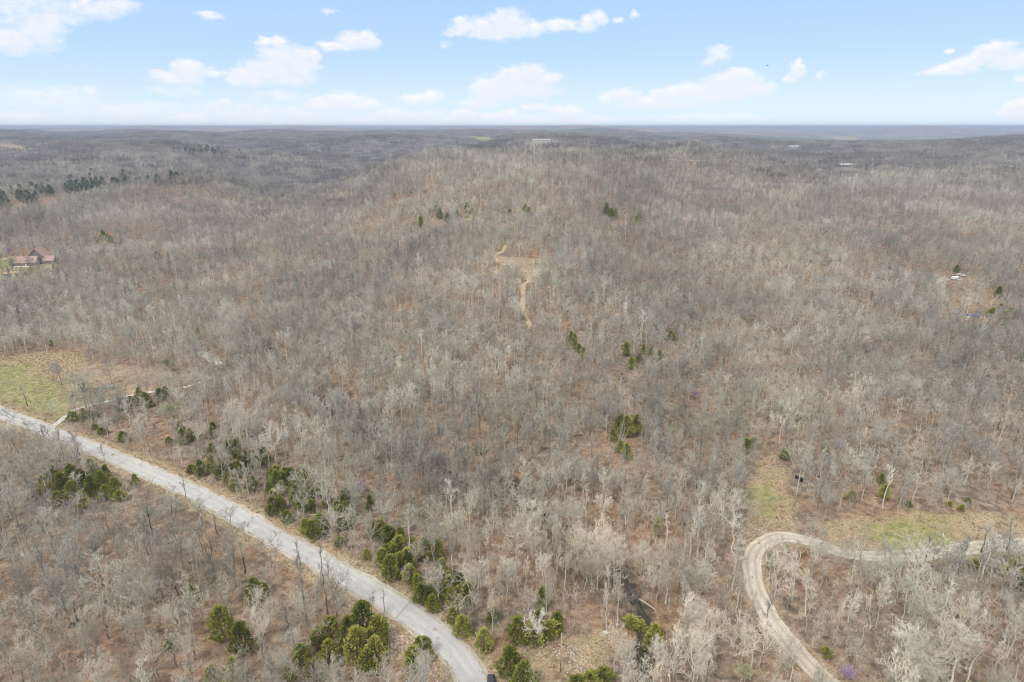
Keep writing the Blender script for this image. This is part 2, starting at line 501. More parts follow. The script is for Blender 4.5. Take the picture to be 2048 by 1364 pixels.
def material(name, rough=0.9, spec=0.15):
    m = bpy.data.materials.new(name)
    m.use_nodes = True
    t = NT(m.node_tree)
    b = m.node_tree.nodes['Principled BSDF']
    b.inputs['Roughness'].default_value = rough
    b.inputs['Specular IOR Level'].default_value = spec
    return m, t, b


def plain(name, col, rough=0.6, spec=0.3, var=0.12, scale=3.0, metal=0.0):
    m, t, b = material(name, rough, spec)
    c = t.n('ShaderNodeTexCoord').outputs['Object']
    f = t.noise(c, scale, 4)
    t.l(t.mix(f, tuple(x * (1 - var) for x in col), tuple(min(1, x * (1 + var)) for x in col)), b.inputs['Base Color'])
    b.inputs['Metallic'].default_value = metal
    return m


def bark(name, lo, hi, warm, vscale=1.0):
    """Bark whose colour varies from tree to tree and from stand to stand."""
    m, t, b = material(name, 0.9, 0.08)
    oi = t.n('ShaderNodeObjectInfo')
    f = t.rng(oi.outputs['Random'], 0, 1, 0, 1, False)
    col = t.mix(f, lo, hi)
    stand = t.rng(t.noise(oi.outputs['Location'], 0.009, 3), .38, .64)
    col = t.mix(t.math('MULTIPLY', stand, .65), col, warm)
    tint = t.rng(t.noise(t.vmath('ADD', oi.outputs['Location'], (731.0, 212.0, 0.0)), 0.014, 3), .5, .68)
    col = t.mix(t.math('MULTIPLY', tint, .3), col, (hi[0] * .86, hi[1] * .93, hi[2] * .80))
    val = t.rng(t.noise(t.vmath('ADD', oi.outputs['Location'], (91.0, 1412.0, 0.0)), 0.0075, 4, .6), .36, .64, .76, 1.14)
    vc = t.n('ShaderNodeCombineColor')
    for i in range(3): t.l(val, vc.inputs[i])
    col = t.mix(1.0, col, vc.outputs[0], 'MULTIPLY')
    r2 = t.math('FRACT', t.math('MULTIPLY', oi.outputs['Random'], 17.31))
    col = t.mix(1.0, col, t.ramp(r2, [(0, (.66,) * 3), (.55, (1,) * 3), (1, (1.2, 1.2, 1.17))]), 'MULTIPLY')
    c = t.n('ShaderNodeTexCoord').outputs['Object']
    n = t.rng(t.noise(c, 1.2 * vscale, 4), .3, .7, .78, 1.2)
    cb = t.n('ShaderNodeCombineColor')
    for i in range(3): t.l(n, cb.inputs[i])
    t.l(t.mix(1.0, col, cb.outputs[0], 'MULTIPLY'), b.inputs['Base Color'])
    return m


M_TRUNK = bark('grey_bark', (.22, .195, .165), (.64, .60, .53), (.44, .385, .33))
M_TWIG = bark('bare_twigs', (.41, .365, .30), (.67, .63, .55), (.545, .475, .395))
M_PALE = bark('pale_bark', (.54, .515, .455), (.64, .61, .55), (.60, .565, .50))
M_DARKBARK = bark('dark_bark', (.07, .06, .055), (.11, .10, .09), (.09, .075, .065))
M_FARTWIG = bark('distant_twigs', (.265, .245, .24), (.41, .385, .36), (.33, .285, .275), .2)  # haze and cloud shade painted in: darker, more purple than nearer twigs
M_MIDTWIG = bark('hillside_twigs', (.35, .32, .28), (.60, .57, .51), (.475, .42, .365), .5)


def leaf_mat(name, stops, by_tree=.35):
    m, t, b = material(name, 0.8, 0.12)
    g = t.n('ShaderNodeNewGeometry')
    oi = t.n('ShaderNodeObjectInfo')
    f = t.math('ADD', t.math('MULTIPLY', g.outputs['Random Per Island'], 1 - by_tree), t.math('MULTIPLY', oi.outputs['Random'], by_tree))
    t.l(t.ramp(f, stops), b.inputs['Base Color'])
    return m


M_CEDAR = leaf_mat('cedar_foliage', [(.0, (.09, .11, .025)), (.3, (.19, .215, .04)), (.6, (.31, .32, .065)), (.85, (.43, .415, .10)), (1, (.48, .40, .20))], .5)
M_DARKPINE = leaf_mat('dark_evergreen_foliage', [(.0, (.055, .078, .038)), (.5, (.095, .125, .06)), (1, (.15, .175, .09))])
M_BUD = leaf_mat('spring_buds', [(.0, (.24, .25, .12)), (.5, (.31, .32, .16)), (1, (.38, .37, .21))])
M_REDBUD = leaf_mat('redbud_blossom', [(.0, (.27, .17, .30)), (.5, (.35, .23, .38)), (1, (.42, .31, .44))])
M_STRAW = leaf_mat('dry_straw', [(.0, (.29, .22, .125)), (.5, (.41, .32, .185)), (1, (.52, .425, .26))])
M_GREENGRASS = leaf_mat('new_grass', [(.0, (.18, .185, .07)), (.5, (.26, .245, .11)), (1, (.36, .31, .17))])

# ground
m, t, b = material('forest_floor', 0.95, 0.05)
M_GROUND = m
pos = t.n('ShaderNodeNewGeometry').outputs['Position']
att = t.n('ShaderNodeAttribute', attribute_name='cover')
s = t.n('ShaderNodeSeparateColor'); t.l(att.outputs['Color'], s.inputs[0])
n1 = t.noise(pos, 0.035, 5, .6)
n2 = t.noise(pos, 0.35, 6, .7)
n3 = t.noise(pos, 1.6, 3, .7)
litter = t.ramp(t.rng(n2, .25, .75), [(0, (.09, .06, .04)), (.45, (.255, .168, .11)), (1, (.39, .285, .205))])
litter = t.mix(t.rng(n1, .38, .62), litter, t.ramp(t.rng(n2, .28, .75), [(0, (.085, .067, .052)), (.5, (.205, .16, .122)), (1, (.36, .29, .225))]))
straw = t.ramp(t.rng(n3, .25, .75), [(0, (.21, .16, .10)), (.5, (.33, .26, .165)), (1, (.46, .375, .25))])
green = t.ramp(t.rng(n2, .3, .7), [(0, (.16, .165, .065)), (.5, (.245, .24, .10)), (1, (.36, .315, .175))])
soil = t.ramp(t.rng(n3, .3, .7), [(0, (.21, .15, .11)), (.6, (.33, .25, .19)), (1, (.50, .45, .40))])
n4 = t.noise(pos, 0.12, 5, .65)


def edge(mask, k=.5):
    return t.rng(t.math('ADD', mask, t.math('MULTIPLY', t.math('SUBTRACT', n4, .5), 1.7)), .30, .78)


col = t.mix(t.math('MULTIPLY', edge(s.outputs[1]), .9), litter, straw)
col = t.mix(t.math('MULTIPLY', edge(s.outputs[0]), .9), col, green)
col = t.mix(t.math('MULTIPLY', edge(s.outputs[2]), .9), col, soil)
wet = t.math('MULTIPLY', att.outputs['Alpha'], 1.0)
col = t.mix(t.math('MULTIPLY', t.rng(wet, .35, .8), t.rng(n4, .36, .54)), col, (.07, .055, .04))  # damp creek bed, with the shade of the ravine painted in
gr = t.rng(n3, .2, .8, .72, 1.25)
cb = t.n('ShaderNodeCombineColor')
for i in range(3): t.l(gr, cb.inputs[i])
col = t.mix(.7, col, t.mix(1.0, col, cb.outputs[0], 'MULTIPLY'))
# far off the floor is only seen between crowns: leafless woodland colour, haze and cloud shade painted in
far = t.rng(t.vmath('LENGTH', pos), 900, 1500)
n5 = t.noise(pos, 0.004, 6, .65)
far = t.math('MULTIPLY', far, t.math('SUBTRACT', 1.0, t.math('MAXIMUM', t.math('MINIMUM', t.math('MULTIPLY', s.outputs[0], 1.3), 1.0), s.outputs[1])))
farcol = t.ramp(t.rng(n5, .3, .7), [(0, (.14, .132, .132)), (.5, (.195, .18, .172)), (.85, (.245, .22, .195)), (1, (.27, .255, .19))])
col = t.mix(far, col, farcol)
t.l(col, b.inputs['Base Color'])
bmp = t.n('ShaderNodeBump'); bmp.inputs['Distance'].default_value = .25; bmp.inputs['Strength'].default_value = .6
t.l(n3, bmp.inputs['Height']); t.l(bmp.outputs[0], b.inputs['Normal'])


def road_material(name, lo, mid, hi, rut, rut_amt, streak, joint=None):
    m, t, b = material(name, 0.92, 0.12)
    uv = t.n('ShaderNodeUVMap', uv_map='UVMap').outputs[0]
    sp = t.n('ShaderNodeSeparateXYZ'); t.l(uv, sp.inputs[0])
    pos = t.n('ShaderNodeNewGeometry').outputs['Position']
    st = t.n('ShaderNodeCombineXYZ')
    t.l(t.math('MULTIPLY', sp.outputs[0], 2.6), st.inputs[0]); t.l(t.math('MULTIPLY', sp.outputs[1], .05), st.inputs[1])
    ns = t.noise(st.outputs[0], streak, 5, .65)
    nf = t.noise(pos, 1.9, 5, .75)
    nb = t.noise(pos, .09, 4, .6)
    f = t.math('ADD', t.math('ADD', t.math('MULTIPLY', ns, .5), t.math('MULTIPLY', nf, .32)), t.math('MULTIPLY', nb, .3))
    col = t.ramp(t.rng(f, .38, .74), [(0, lo), (.5, mid), (1, hi)])
    # two wheel tracks each way, wandering a little
    uw = t.math('ADD', sp.outputs[0], t.math('MULTIPLY', t.math('SUBTRACT', nb, .5), .34))
    tr = t.math('ABSOLUTE', t.math('SUBTRACT', t.math('ABSOLUTE', t.math('SUBTRACT', uw, .5)), .2))
    tr = t.math('MULTIPLY', t.rng(tr, .03, .13, 1, 0), t.rng(ns, .36, .62, .12, 1))
    col = t.mix(t.math('MULTIPLY', tr, rut_amt), col, rut)
    st_ = t.rng(t.noise(t.vmath('MULTIPLY', pos, (1.0, .55, 1.0)), .28, 6, .7), .54, .68)
    col = t.mix(t.math('MULTIPLY', st_, .16 if joint is not None else .38), col, rut)
    t.l(col, b.inputs['Base Color'])
    bmp = t.n('ShaderNodeBump'); bmp.inputs['Distance'].default_value = .06; bmp.inputs['Strength'].default_value = .5
    t.l(nf, bmp.inputs['Height']); t.l(bmp.outputs[0], b.inputs['Normal'])
    if joint is not None:
        j = t.math('ABSOLUTE', t.math('SUBTRACT', t.math('MULTIPLY_ADD', sp.outputs[0], 1.2, sp.outputs[1]), joint))
        col2 = t.mix(t.rng(j, .06, .22, .6, 0), col, (.17, .165, .16))
        t.l(col2, b.inputs['Base Color'])
    return m


_jl = np.concatenate([[0], np.cumsum(np.linalg.norm(np.diff(ROAD, axis=0), axis=1))])
ROAD_JOINT = float(_jl[np.argmin(np.linalg.norm(ROAD - np.array(at(806, 1226)[:2]), axis=1))])
M_ROAD = road_material('worn_chip_seal', (.35, .345, .34), (.44, .437, .434), (.52, .516, .51), (.36, .36, .365), .6, 6.0, ROAD_JOINT + .6)
M_SHOULDER = road_material('pale_gravel_shoulder', (.27, .225, .165), (.40, .36, .30), (.58, .555, .51), (.45, .42, .37), .1, 9.0)
M_GRAVEL = road_material('tan_gravel', (.34, .295, .24), (.49, .445, .375), (.63, .59, .52), (.29, .235, .18), .7, 5.0)
M_WHITEGRAVEL = road_material('white_gravel', (.40, .38, .34), (.54, .52, .48), (.66, .65, .62), (.40, .37, .32), .4, 5.0)
M_TRAILGRASS = road_material('straw_track', (.31, .235, .145), (.47, .37, .225), (.56, .46, .29), (.40, .30, .18), .5, 5.0)
M_ROCK = plain('limestone', (.46, .44, .40), .9, .1, .3, 2.0)
M_LOG = plain('weathered_log', (.45, .41, .36), .9, .08, .25, 2.0)
M_POLE = plain('utility_pole_wood', (.42, .33, .22), .85, .1, .2, 1.5)
M_POLEPALE = plain('sun_bleached_pole', (.50, .47, .42), .85, .1, .15, 1.5)
M_METAL = plain('galvanised_metal', (.45, .46, .47), .4, .4, .1, 4.0, .6)
M_BLACK = plain('black_enamel', (.012, .013, .014), .35, .4, .1, 4.0)
M_WHITE = plain('white_paint', (.78, .78, .77), .5, .3, .05, 4.0)
M_WIRE = plain('line_wire', (.38, .36, .33), .5, .3, .05, 4.0, .3)
M_CAR = plain('black_car_paint', (.018, .022, .032), .18, .6, .1, 2.0)
M_TYRE = plain('tyre_rubber', (.018, .018, .018), .85, .1, .1, 4.0)
M_GLASS = plain('dark_glass', (.03, .04, .05), .05, .8, .05, 2.0)
M_REDROOF = plain('faded_red_metal_roof', (.37, .235, .21), .6, .25, .2, .5)
M_TANROOF = plain('rusty_orange_roof', (.46, .30, .21), .7, .2, .2, .5)
M_GREYROOF = plain('grey_metal_roof', (.33, .335, .345), .6, .25, .1, .5)
M_SIDING = plain('grey_brown_siding', (.21, .185, .17), .85, .15, .15, .6)
M_CREAM = plain('cream_siding', (.56, .52, .46), .8, .15, .1, .6)
M_BLUE = plain('blue_tarpaulin', (.15, .19, .32), .6, .3, .2, 1.5)
M_WOODTRIM = plain('white_trim', (.70, .69, .66), .7, .2, .08, 2.0)
m, t, b = material('dark_creek_water', .12, .5); b.inputs['Base Color'].default_value = (.035, .04, .03, 1); M_WATER = m

# ------------------------------------------------------------------ the ground sheet


def far_rows():
    ys = list(np.arange(-260, 70, 15.0)) + list(np.arange(70, 330, 1.7))
    y = ys[-1]
    while y < 34000:
        y += max(1.7, (y - 200) * 0.0135)
        ys.append(y)
    return np.array(ys)


ys = far_rows()
ncol = 420
sx = np.linspace(-1, 1, ncol)
half = np.maximum(np.abs(ys) * 1.12 + 70, 210)
X = sx[None, :] * half[:, None]
Y = np.repeat(ys[:, None], ncol, 1)
Z = terrain(X, Y)
vx, vy = X.ravel(), Y.ravel()
nr = len(ys)
ii = (np.arange(nr - 1)[:, None] * ncol + np.arange(ncol - 1)[None, :]).ravel()
faces = np.stack([ii, ii + 1, ii + ncol + 1, ii + ncol], 1)
me = grid_mesh('ground', np.stack([vx, vy, Z.ravel()], 1), faces, M_GROUND)
d_road = line_dist(vx, vy, ROAD, 30)
d_grav = line_dist(vx, vy, GRAVEL, 25)
d_drive = line_dist(vx, vy, DRIVE, 20)
d_trail = np.minimum(line_dist(vx, vy, TRAIL, 20), line_dist(vx, vy, TRAIL_SIDE, 20))
d_creek = seg_dist(vx, vy, CREEK)[0]
c_green = np.zeros(len(vx)); c_straw = np.zeros(len(vx)); c_soil = np.zeros(len(vx))
for p, sft in ((GREEN_A, 14), (GREEN_D, 14), (GREEN_E, 8), (LAWN_H, 12), (FIELD_J, 10)):
    c_green = np.maximum(c_green, .78 * poly_mask(vx, vy, p, sft))
for p, sft, k in ((STRAW_B, 5, 1), (STRAW_D, 5, .72), (STRAW_E, 5, .68), (STRAW_C, 5, .55), (STRAW_F, 4, .6), (OPEN_G, 10, .34), (OPEN_T, 6, .75), (BROWN_C, 6, .55), (FIELD_K, 15, .8), (FIELD_L, 40, .9), (GREEN_A, 9, .6)):
    c_straw = np.maximum(c_straw, k * poly_mask(vx, vy, p, sft))
c_straw = np.maximum(c_straw, .95 * (1 - sstep(5.0, 9.0, d_road)))
c_straw = np.maximum(c_straw, .7 * (1 - sstep(3.2, 6, d_grav)))
c_straw = np.maximum(c_straw, .6 * (1 - sstep(1.0, 4, d_trail)))
c_soil = np.maximum(c_soil, .9 * poly_mask(vx, vy, BANK, 2.5))
c_soil = np.maximum(c_soil, .55 * (1 - sstep(3.0, 4.5, d_road)))
c_soil = np.maximum(c_soil, .7 * (1 - sstep(2.2, 3.6, d_grav)))
c_soil = np.maximum(c_soil, .5 * poly_mask(vx, vy, BARE_E, 4))
c_soil = np.maximum(c_soil, .4 * poly_mask(vx, vy, BROWN_C, 8))
POCKETS = [(1015, 968, 6, 5), (985, 950, 4, 3.5), (655, 772, 7, 5), (690, 792, 5, 4), (1312, 1238, 5, 4.5), (1318, 1262, 4.5, 4), (1255, 1135, 5, 4), (1195, 1085, 5, 4), (505, 655, 7, 5)]  # hollows along the creek, their shade painted as dark ground
POCKET_XY = [at(u_, v_)[:2] + (a_, b_) for u_, v_, a_, b_ in POCKETS]
c_wet = (1 - sstep(1.2, 5.0, d_creek)) * .95
for px0, py0, a_, b_ in POCKET_XY:
    c_wet = np.maximum(c_wet, 1.0 - sstep(.4, 1.3, np.sqrt(((vx - px0) / a_) ** 2 + ((vy - py0) / b_) ** 2)))
ca = me.color_attributes.new('cover', 'FLOAT_COLOR', 'POINT')
ca.data.foreach_set('color', np.stack([c_green, c_straw, c_soil, c_wet], 1).astype(np.float32).ravel())
ground = bpy.data.objects.new('ground', me)
COL.objects.link(ground)
set_props(ground, 'rolling leaf-littered forest floor reaching to the horizon', 'ground', kind='structure')


def strip(name, line, w, lift, mat, rag=0.0, across=9, label=None, cat=None, crown=0.06):
    """A road laid on the ground along a line, with slightly ragged edges."""
    line = np.asarray(line)
    tang = np.gradient(line, axis=0)
    tang /= np.linalg.norm(tang, axis=1)[:, None]
    nrm = np.stack([-tang[:, 1], tang[:, 0]], 1)
    L = np.concatenate([[0], np.cumsum(np.linalg.norm(np.diff(line, axis=0), axis=1))])
    rr = np.random.default_rng(len(line))
    ragl = 1 + rag * np.convolve(rr.normal(size=len(line)), np.ones(2) / 2, 'same')
    ragr = 1 + rag * np.convolve(rr.normal(size=len(line)), np.ones(2) / 2, 'same')
    verts, uvs = [], []
    for i in range(len(line)):
        for j in range(across):
            s_ = j / (across - 1) * 2 - 1
            ww = w * .5 * (ragl[i] if s_ < 0 else ragr[i])
            p = line[i] + nrm[i] * s_ * ww
            verts.append((p[0], p[1], 0)); uvs.append((j / (across - 1), L[i]))
    verts = np.array(verts)
    s2 = (np.tile(np.linspace(-1, 1, across), len(line))) ** 2
    verts[:, 2] = terrain(verts[:, 0], verts[:, 1]) + lift + crown * (1 - s2)
    # keep it clear of the coarser ground sheet
    ii = (np.arange(len(line) - 1)[:, None] * across + np.arange(across - 1)[None, :]).ravel()
    fq = np.stack([ii, ii + 1, ii + across + 1, ii + across], 1)
    me = grid_mesh(name, verts, fq, mat)
    uvl = me.uv_layers.new(name='UVMap')
    uvl.data.foreach_set('uv', np.array(uvs, np.float32)[fq.ravel()].ravel())
    o = bpy.data.objects.new(name, me); COL.objects.link(o)
    return set_props(o, label, cat, kind='structure')


strip('road_shoulder', ROAD, 8.2, .10, M_SHOULDER, .12, 11, 'pale gravel shoulders along both edges of the paved road', 'road shoulder')
strip('road', ROAD, 6.0, .19, M_ROAD, .018, 9, 'pale grey worn paved road running diagonally through the woods', 'road')
strip('gravel_road', GRAVEL, 5.2, .12, M_GRAVEL, .1, 9, 'tan gravel road with wheel ruts making a hairpin bend', 'road')
strip('driveway', DRIVE, 2.3, .12, M_WHITEGRAVEL, .10, 5, 'narrow white gravel driveway leaving the paved road', 'driveway')
strip('driveway', PAD, 4.6, .14, M_WHITEGRAVEL, .4, 7, 'patch of white gravel turnaround among the trees at the driveway end', 'turnaround')
strip('path', TRAIL, 2.7, .12, M_TRAILGRASS, .3, 5, 'straw-yellow winding track on the middle hillside', 'path')
strip('path', TRAIL_SIDE, 2.2, .12, M_TRAILGRASS, .16, 5, 'fainter straw-yellow side track branching off the winding track', 'path')
strip('lane', FAR_LANE, 3.2, .35, M_WHITEGRAVEL, .15, 3, 'thin pale lane between trees far away on the plateau', 'lane')
creek_line = np.array(CREEK, float)
cl = []
for i in range(len(creek_line) - 1):
    for q in np.arange(8) / 8: cl.append(creek_line[i] * (1 - q) + creek_line[i + 1] * q)
strip('creek', np.array(cl), 1.1, .10, M_WATER, .45, 3, 'narrow dark creek in a shaded ravine under the bare trees', 'creek', crown=0.0)

# ------------------------------------------------------------------ haze


# ------------------------------------------------------------------ bare trees


def unit(v):
    return v / (np.linalg.norm(v) + 1e-9)


def turn(d, ang, rg):
    """Direction D swung by ANG about a random axis across it."""
    a = np.cross(d, rg.normal(size=3)); a = unit(a)
    return unit(d * math.cos(ang) + a * math.sin(ang))


def bare_tree(seed, H, spread, clear, style, counts, twig_r, r0=None, dead=False):
    rg = np.random.default_rng(seed)
    tr, cr = MB(), MB()
    r0 = r0 or H * .0125 + .03
    top = H * {'oak': .62, 'tall': .86, 'vase': .5}[style]
    n = 7
    lean = rg.normal(size=2) * .03 * H
    pts = []
    for i in range(n):
        q = i / (n - 1)
        wob = rg.normal(size=2) * .012 * H * (q > 0)
        pts.append(np.array([lean[0] * q * q + wob[0], lean[1] * q * q + wob[1], top * q - .35 * (i == 0)]))
    rad = [r0 * (1.25 if i == 0 else 1) * (1 - .72 * (i / (n - 1))) for i in range(n)]
    tr.tube(pts, rad, 6)
    pts = np.array(pts)

    def on_trunk(q):
        k = q * (n - 1); i = min(int(k), n - 2)
        return pts[i] * (1 - (k - i)) + pts[i + 1] * (k - i), r0 * (1 - .72 * q)

    def grow(p, d, L, r, lev):
        nn = (6, 4, 3, 2)[lev]
        pl, rl = [p], [r]
        cur, dd = p.copy(), d.copy()
        wobble = (.26, .30, .32, .25)[lev]
        for i in range(1, nn):
            dd = unit(dd + rg.normal(size=3) * wobble + np.array([0, 0, (.16 if style != 'oak' else .07)]))
            cur = cur + dd * L / (nn - 1)
            pl.append(cur.copy()); rl.append(max(twig_r * .55, r * (1 - .68 * i / (nn - 1))))
        cr.tube(pl, rl, 4 if lev == 0 else 3)
        if lev + 1 < len(counts):
            c = max(1, int(round(counts[lev + 1] * rg.uniform(.75, 1.25))))
            for k in range(c):
                q = rg.uniform(.28, 1.0) if lev == 0 else rg.uniform(.15, 1.0)
                kk = q * (nn - 1); i = min(int(kk), nn - 2)
                pp = pl[i] * (1 - (kk - i)) + pl[i + 1] * (kk - i)
                base = unit(pl[i + 1] - pl[i])
                nd = turn(base, rg.uniform(.45, 1.05), rg)
                nd = unit(nd + np.array([0, 0, .22]))
                grow(pp, nd, L * rg.uniform(.34, .62) * (1.12 - .35 * q), max(twig_r, rl[i] * (.56 if lev < 2 else .6)), lev + 1)

    nl = int(round(counts[0] * rg.uniform(.85, 1.15)))
    for k in range(nl):
        q = clear + (1 - clear) * ((k + rg.uniform(.2, .9)) / nl)
        p, r = on_trunk(min(q, .995))
        a = k * 2.4 + rg.uniform(-.5, .5)
        if style == 'oak':
            tilt = rg.uniform(.65, 1.25) * (1 - .55 * q)
            L = spread * rg.uniform(.8, 1.15)
        elif style == 'tall':
            tilt = rg.uniform(.55, .95) * (1.05 - .6 * q)
            L = spread * rg.uniform(.7, 1.1) * (1.15 - .55 * q)
        else:
            tilt = rg.uniform(.25, .7)
            L = spread * rg.uniform(.9, 1.3)
        d = np.array([math.sin(tilt) * math.cos(a), math.sin(tilt) * math.sin(a), math.cos(tilt)])
        grow(p, d, L, max(.062 * H / 14, r * rg.uniform(.44, .62)), 0)
    return tr, cr


NEAR = []      # (trunk mesh, crown mesh, look)
specs = [('oak', 14, 6.2, .42, (10, 6, 5, 4)), ('oak', 12.5, 6.8, .40, (9, 7, 5, 4)), ('oak', 15, 5.6, .5, (10, 6, 5, 4)), ('vase', 14, 7.0, .5, (9, 7, 5, 4)),
         ('tall', 16, 3.6, .5, (13, 6, 4, 3)), ('tall', 17, 3.2, .55, (12, 6, 4, 3)), ('tall', 15, 4.0, .45, (12, 6, 5, 3)), ('tall', 13, 3.0, .4, (11, 6, 4, 3)),
         ('vase', 12, 5.6, .55, (8, 7, 5, 4)), ('oak', 10, 4.6, .4, (9, 6, 5, 3)),
         ('oak', 13, 5.2, .55, (7, 6, 4, 3)), ('tall', 18, 2.8, .62, (9, 5, 4, 3)), ('vase', 15, 5.2, .6, (6, 7, 5, 3)), ('oak', 11, 6.0, .35, (8, 5, 4, 4)), ('tall', 14, 4.6, .5, (9, 7, 4, 3))]
LOOKS = {'oak': 'spreading', 'tall': 'tall slender', 'vase': 'vase-shaped'}
for k, (st, H, sp, cl_, cn) in enumerate(specs):
    tr, cr = bare_tree(100 + k, H, sp, cl_, st, cn, .021)
    NEAR.append((tr.mesh('trunk', M_TRUNK, True), cr.mesh('crown', M_TWIG), LOOKS[st]))

PROTO = bpy.data.collections.new('prototypes')        # sources for the scattered stuff; not linked to the scene


def proto_collection(name, meshes):
    c = bpy.data.collections.new(name)
    for i, me in enumerate(meshes):
        o = bpy.data.objects.new('%s_%02d' % (name, i), me)
        c.objects.link(o)
    return c


def join_mesh(name, parts):
    """One mesh from (MB, material) pairs."""
    me = bpy.data.meshes.new(name)
    v, f, mi = [], [], []
    for k, (mb, mat) in enumerate(parts):
        off = len(v)
        v.extend(mb.v); f.extend([tuple(i + off for i in q) for q in mb.f]); mi.extend([k] * len(mb.f))
        me.materials.append(mat)
    me.from_pydata(v, [], f)
    me.polygons.foreach_set('material_index', mi)
    me.update()
    return me


def scatter(name, coll, pts, kind, rot, scl, label, cat):
    me = bpy.data.meshes.new(name)
    me.vertices.add(len(pts))
    me.vertices.foreach_set('co', np.asarray(pts, np.float32).ravel())
    for an, ty, data in (('kind', 'INT', kind), ('turn', 'FLOAT', rot), ('size', 'FLOAT', scl)):
        a = me.attributes.new(an, ty, 'POINT')
        a.data.foreach_set('value', np.asarray(data, np.int32 if ty == 'INT' else np.float32))
    o = bpy.data.objects.new(name, me); COL.objects.link(o)
    ng = bpy.data.node_groups.new(name, 'GeometryNodeTree')
    ng.interface.new_socket('Geometry', in_out='INPUT', socket_type='NodeSocketGeometry')
    ng.interface.new_socket('Geometry', in_out='OUTPUT', socket_type='NodeSocketGeometry')
    N = ng.nodes; Lk = ng.links
    gi, go = N.new('NodeGroupInput'), N.new('NodeGroupOutput')
    ci = N.new('GeometryNodeCollectionInfo')
    ci.inputs['Collection'].default_value = coll
    ci.inputs['Separate Children'].default_value = True
    ci.inputs['Reset Children'].default_value = True
    ip = N.new('GeometryNodeInstanceOnPoints')
    ip.inputs['Pick Instance'].default_value = True
    def named(an, ty):
        q = N.new('GeometryNodeInputNamedAttribute'); q.data_type = ty; q.inputs['Name'].default_value = an
        return next(s_ for s_ in q.outputs if s_.enabled and s_.name == 'Attribute')
    cx = N.new('ShaderNodeCombineXYZ')
    Lk.new(named('turn', 'FLOAT'), cx.inputs[2])
    Lk.new(gi.outputs[0], ip.inputs['Points']); Lk.new(ci.outputs[0], ip.inputs['Instance'])
    Lk.new(named('kind', 'INT'), ip.inputs['Instance Index'])
    Lk.new(cx.outputs[0], ip.inputs['Rotation']); Lk.new(named('size', 'FLOAT'), ip.inputs['Scale'])
    Lk.new(ip.outputs[0], go.inputs[0])
    md = o.modifiers.new('scatter', 'NODES'); md.node_group = ng
    return set_props(o, label, cat, kind='stuff')


# mid and far prototypes
MID = []
for k, (st, H, sp, cl_, cn) in enumerate([('oak', 13.5, 5.6, .42, (9, 6, 4, 3)), ('tall', 16, 3.4, .5, (11, 5, 4, 3)), ('tall', 14.5, 3.8, .45, (11, 5, 4, 3)), ('vase', 13, 6.0, .5, (8, 6, 4, 3)), ('oak', 11.5, 5.0, .4, (8, 6, 4, 3)), ('tall', 17, 3.2, .58, (10, 5, 4, 3)), ('oak', 10, 5.4, .35, (8, 5, 4, 3)), ('tall', 12, 3.0, .4, (9, 5, 4, 3)), ('vase', 15, 4.8, .6, (6, 6, 4, 3)), ('oak', 15, 4.8, .55, (7, 6, 4, 3))]):
    tr, cr = bare_tree(300 + k, H, sp, cl_, st, cn, .029)
    MID.append(join_mesh('hillside_tree', [(tr, M_TRUNK), (cr, M_MIDTWIG)]))


def grove(seed, n, size, twig, mat):
    rg = np.random.default_rng(seed)
    tr_all, cr_all = MB(), MB()
    g = int(math.ceil(math.sqrt(n)))
    for k in range(n):
        x = ((k % g) + rg.uniform(.1, .9)) / g * size - size / 2
        y = ((k // g) + rg.uniform(.1, .9)) / g * size - size / 2
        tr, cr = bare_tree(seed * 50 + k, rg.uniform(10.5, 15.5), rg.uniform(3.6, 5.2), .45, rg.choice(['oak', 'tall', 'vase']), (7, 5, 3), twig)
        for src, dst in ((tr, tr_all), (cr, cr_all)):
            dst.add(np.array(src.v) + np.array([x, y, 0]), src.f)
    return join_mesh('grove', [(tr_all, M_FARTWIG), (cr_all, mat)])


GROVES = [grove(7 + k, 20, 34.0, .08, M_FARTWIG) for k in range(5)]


def jitter(x0f, y0, y1, cell, keep, seed):
    """Jittered grid over the visible fan between two distances."""
    rg = np.random.default_rng(seed)
    hw = y1 * 0.93 + 45
    gx = np.arange(-hw, hw, cell); gy = np.arange(y0, y1, cell)
    GX, GY = np.meshgrid(gx, gy)
    x = (GX + rg.uniform(0, cell, GX.shape)).ravel(); y = (GY + rg.uniform(0, cell, GY.shape)).ravel()
    m = (np.abs(x) < y * 0.93 + 45) & (y < y1) & (rg.uniform(size=x.shape) < keep)
    return x[m], y[m]


def blocked(x, y, grow=0.0):
    """True where the photo shows open ground: roads, clearings, lawns."""
    b = line_dist(x, y, ROAD, 20) < 6.2 + grow
    b |= seg_dist(x, y, CREEK)[0] < 2.3
    b |= line_dist(x, y, GRAVEL, 20) < 4.2 + grow
    b |= line_dist(x, y, DRIVE, 20) < 1.3 + grow
    b |= line_dist(x, y, PAD, 20) < 4.5 + grow
    b |= line_dist(x, y, TRAIL, 20) < 2.2 + grow
    b |= line_dist(x, y, TRAIL_SIDE, 20) < 1.8 + grow
    for p in (GREEN_A, STRAW_B, GREEN_D, STRAW_D, STRAW_E, STRAW_F, FIELD_J, FIELD_K, FIELD_L, BAND):
        b |= poly_mask(x, y, p, 2.0) > .5
    return b


def half_open(x, y):
    b = np.zeros(x.shape, bool)
    for p in (BROWN_C, STRAW_C, LAWN_H, OPEN_G, OPEN_T, BARE_E, BANK):
        b |= poly_mask(x, y, p, 3.0) > .5
    return b


def project(x, y, z):
    d = np.array([x, y, z - CAM_H], float)
    f = d[1] * math.cos(PITCH) - d[2] * math.sin(PITCH)
    up = d[1] * math.sin(PITCH) + d[2] * math.cos(PITCH)
    return 1024 + F_PX * d[0] / f, 682 - F_PX * up / f


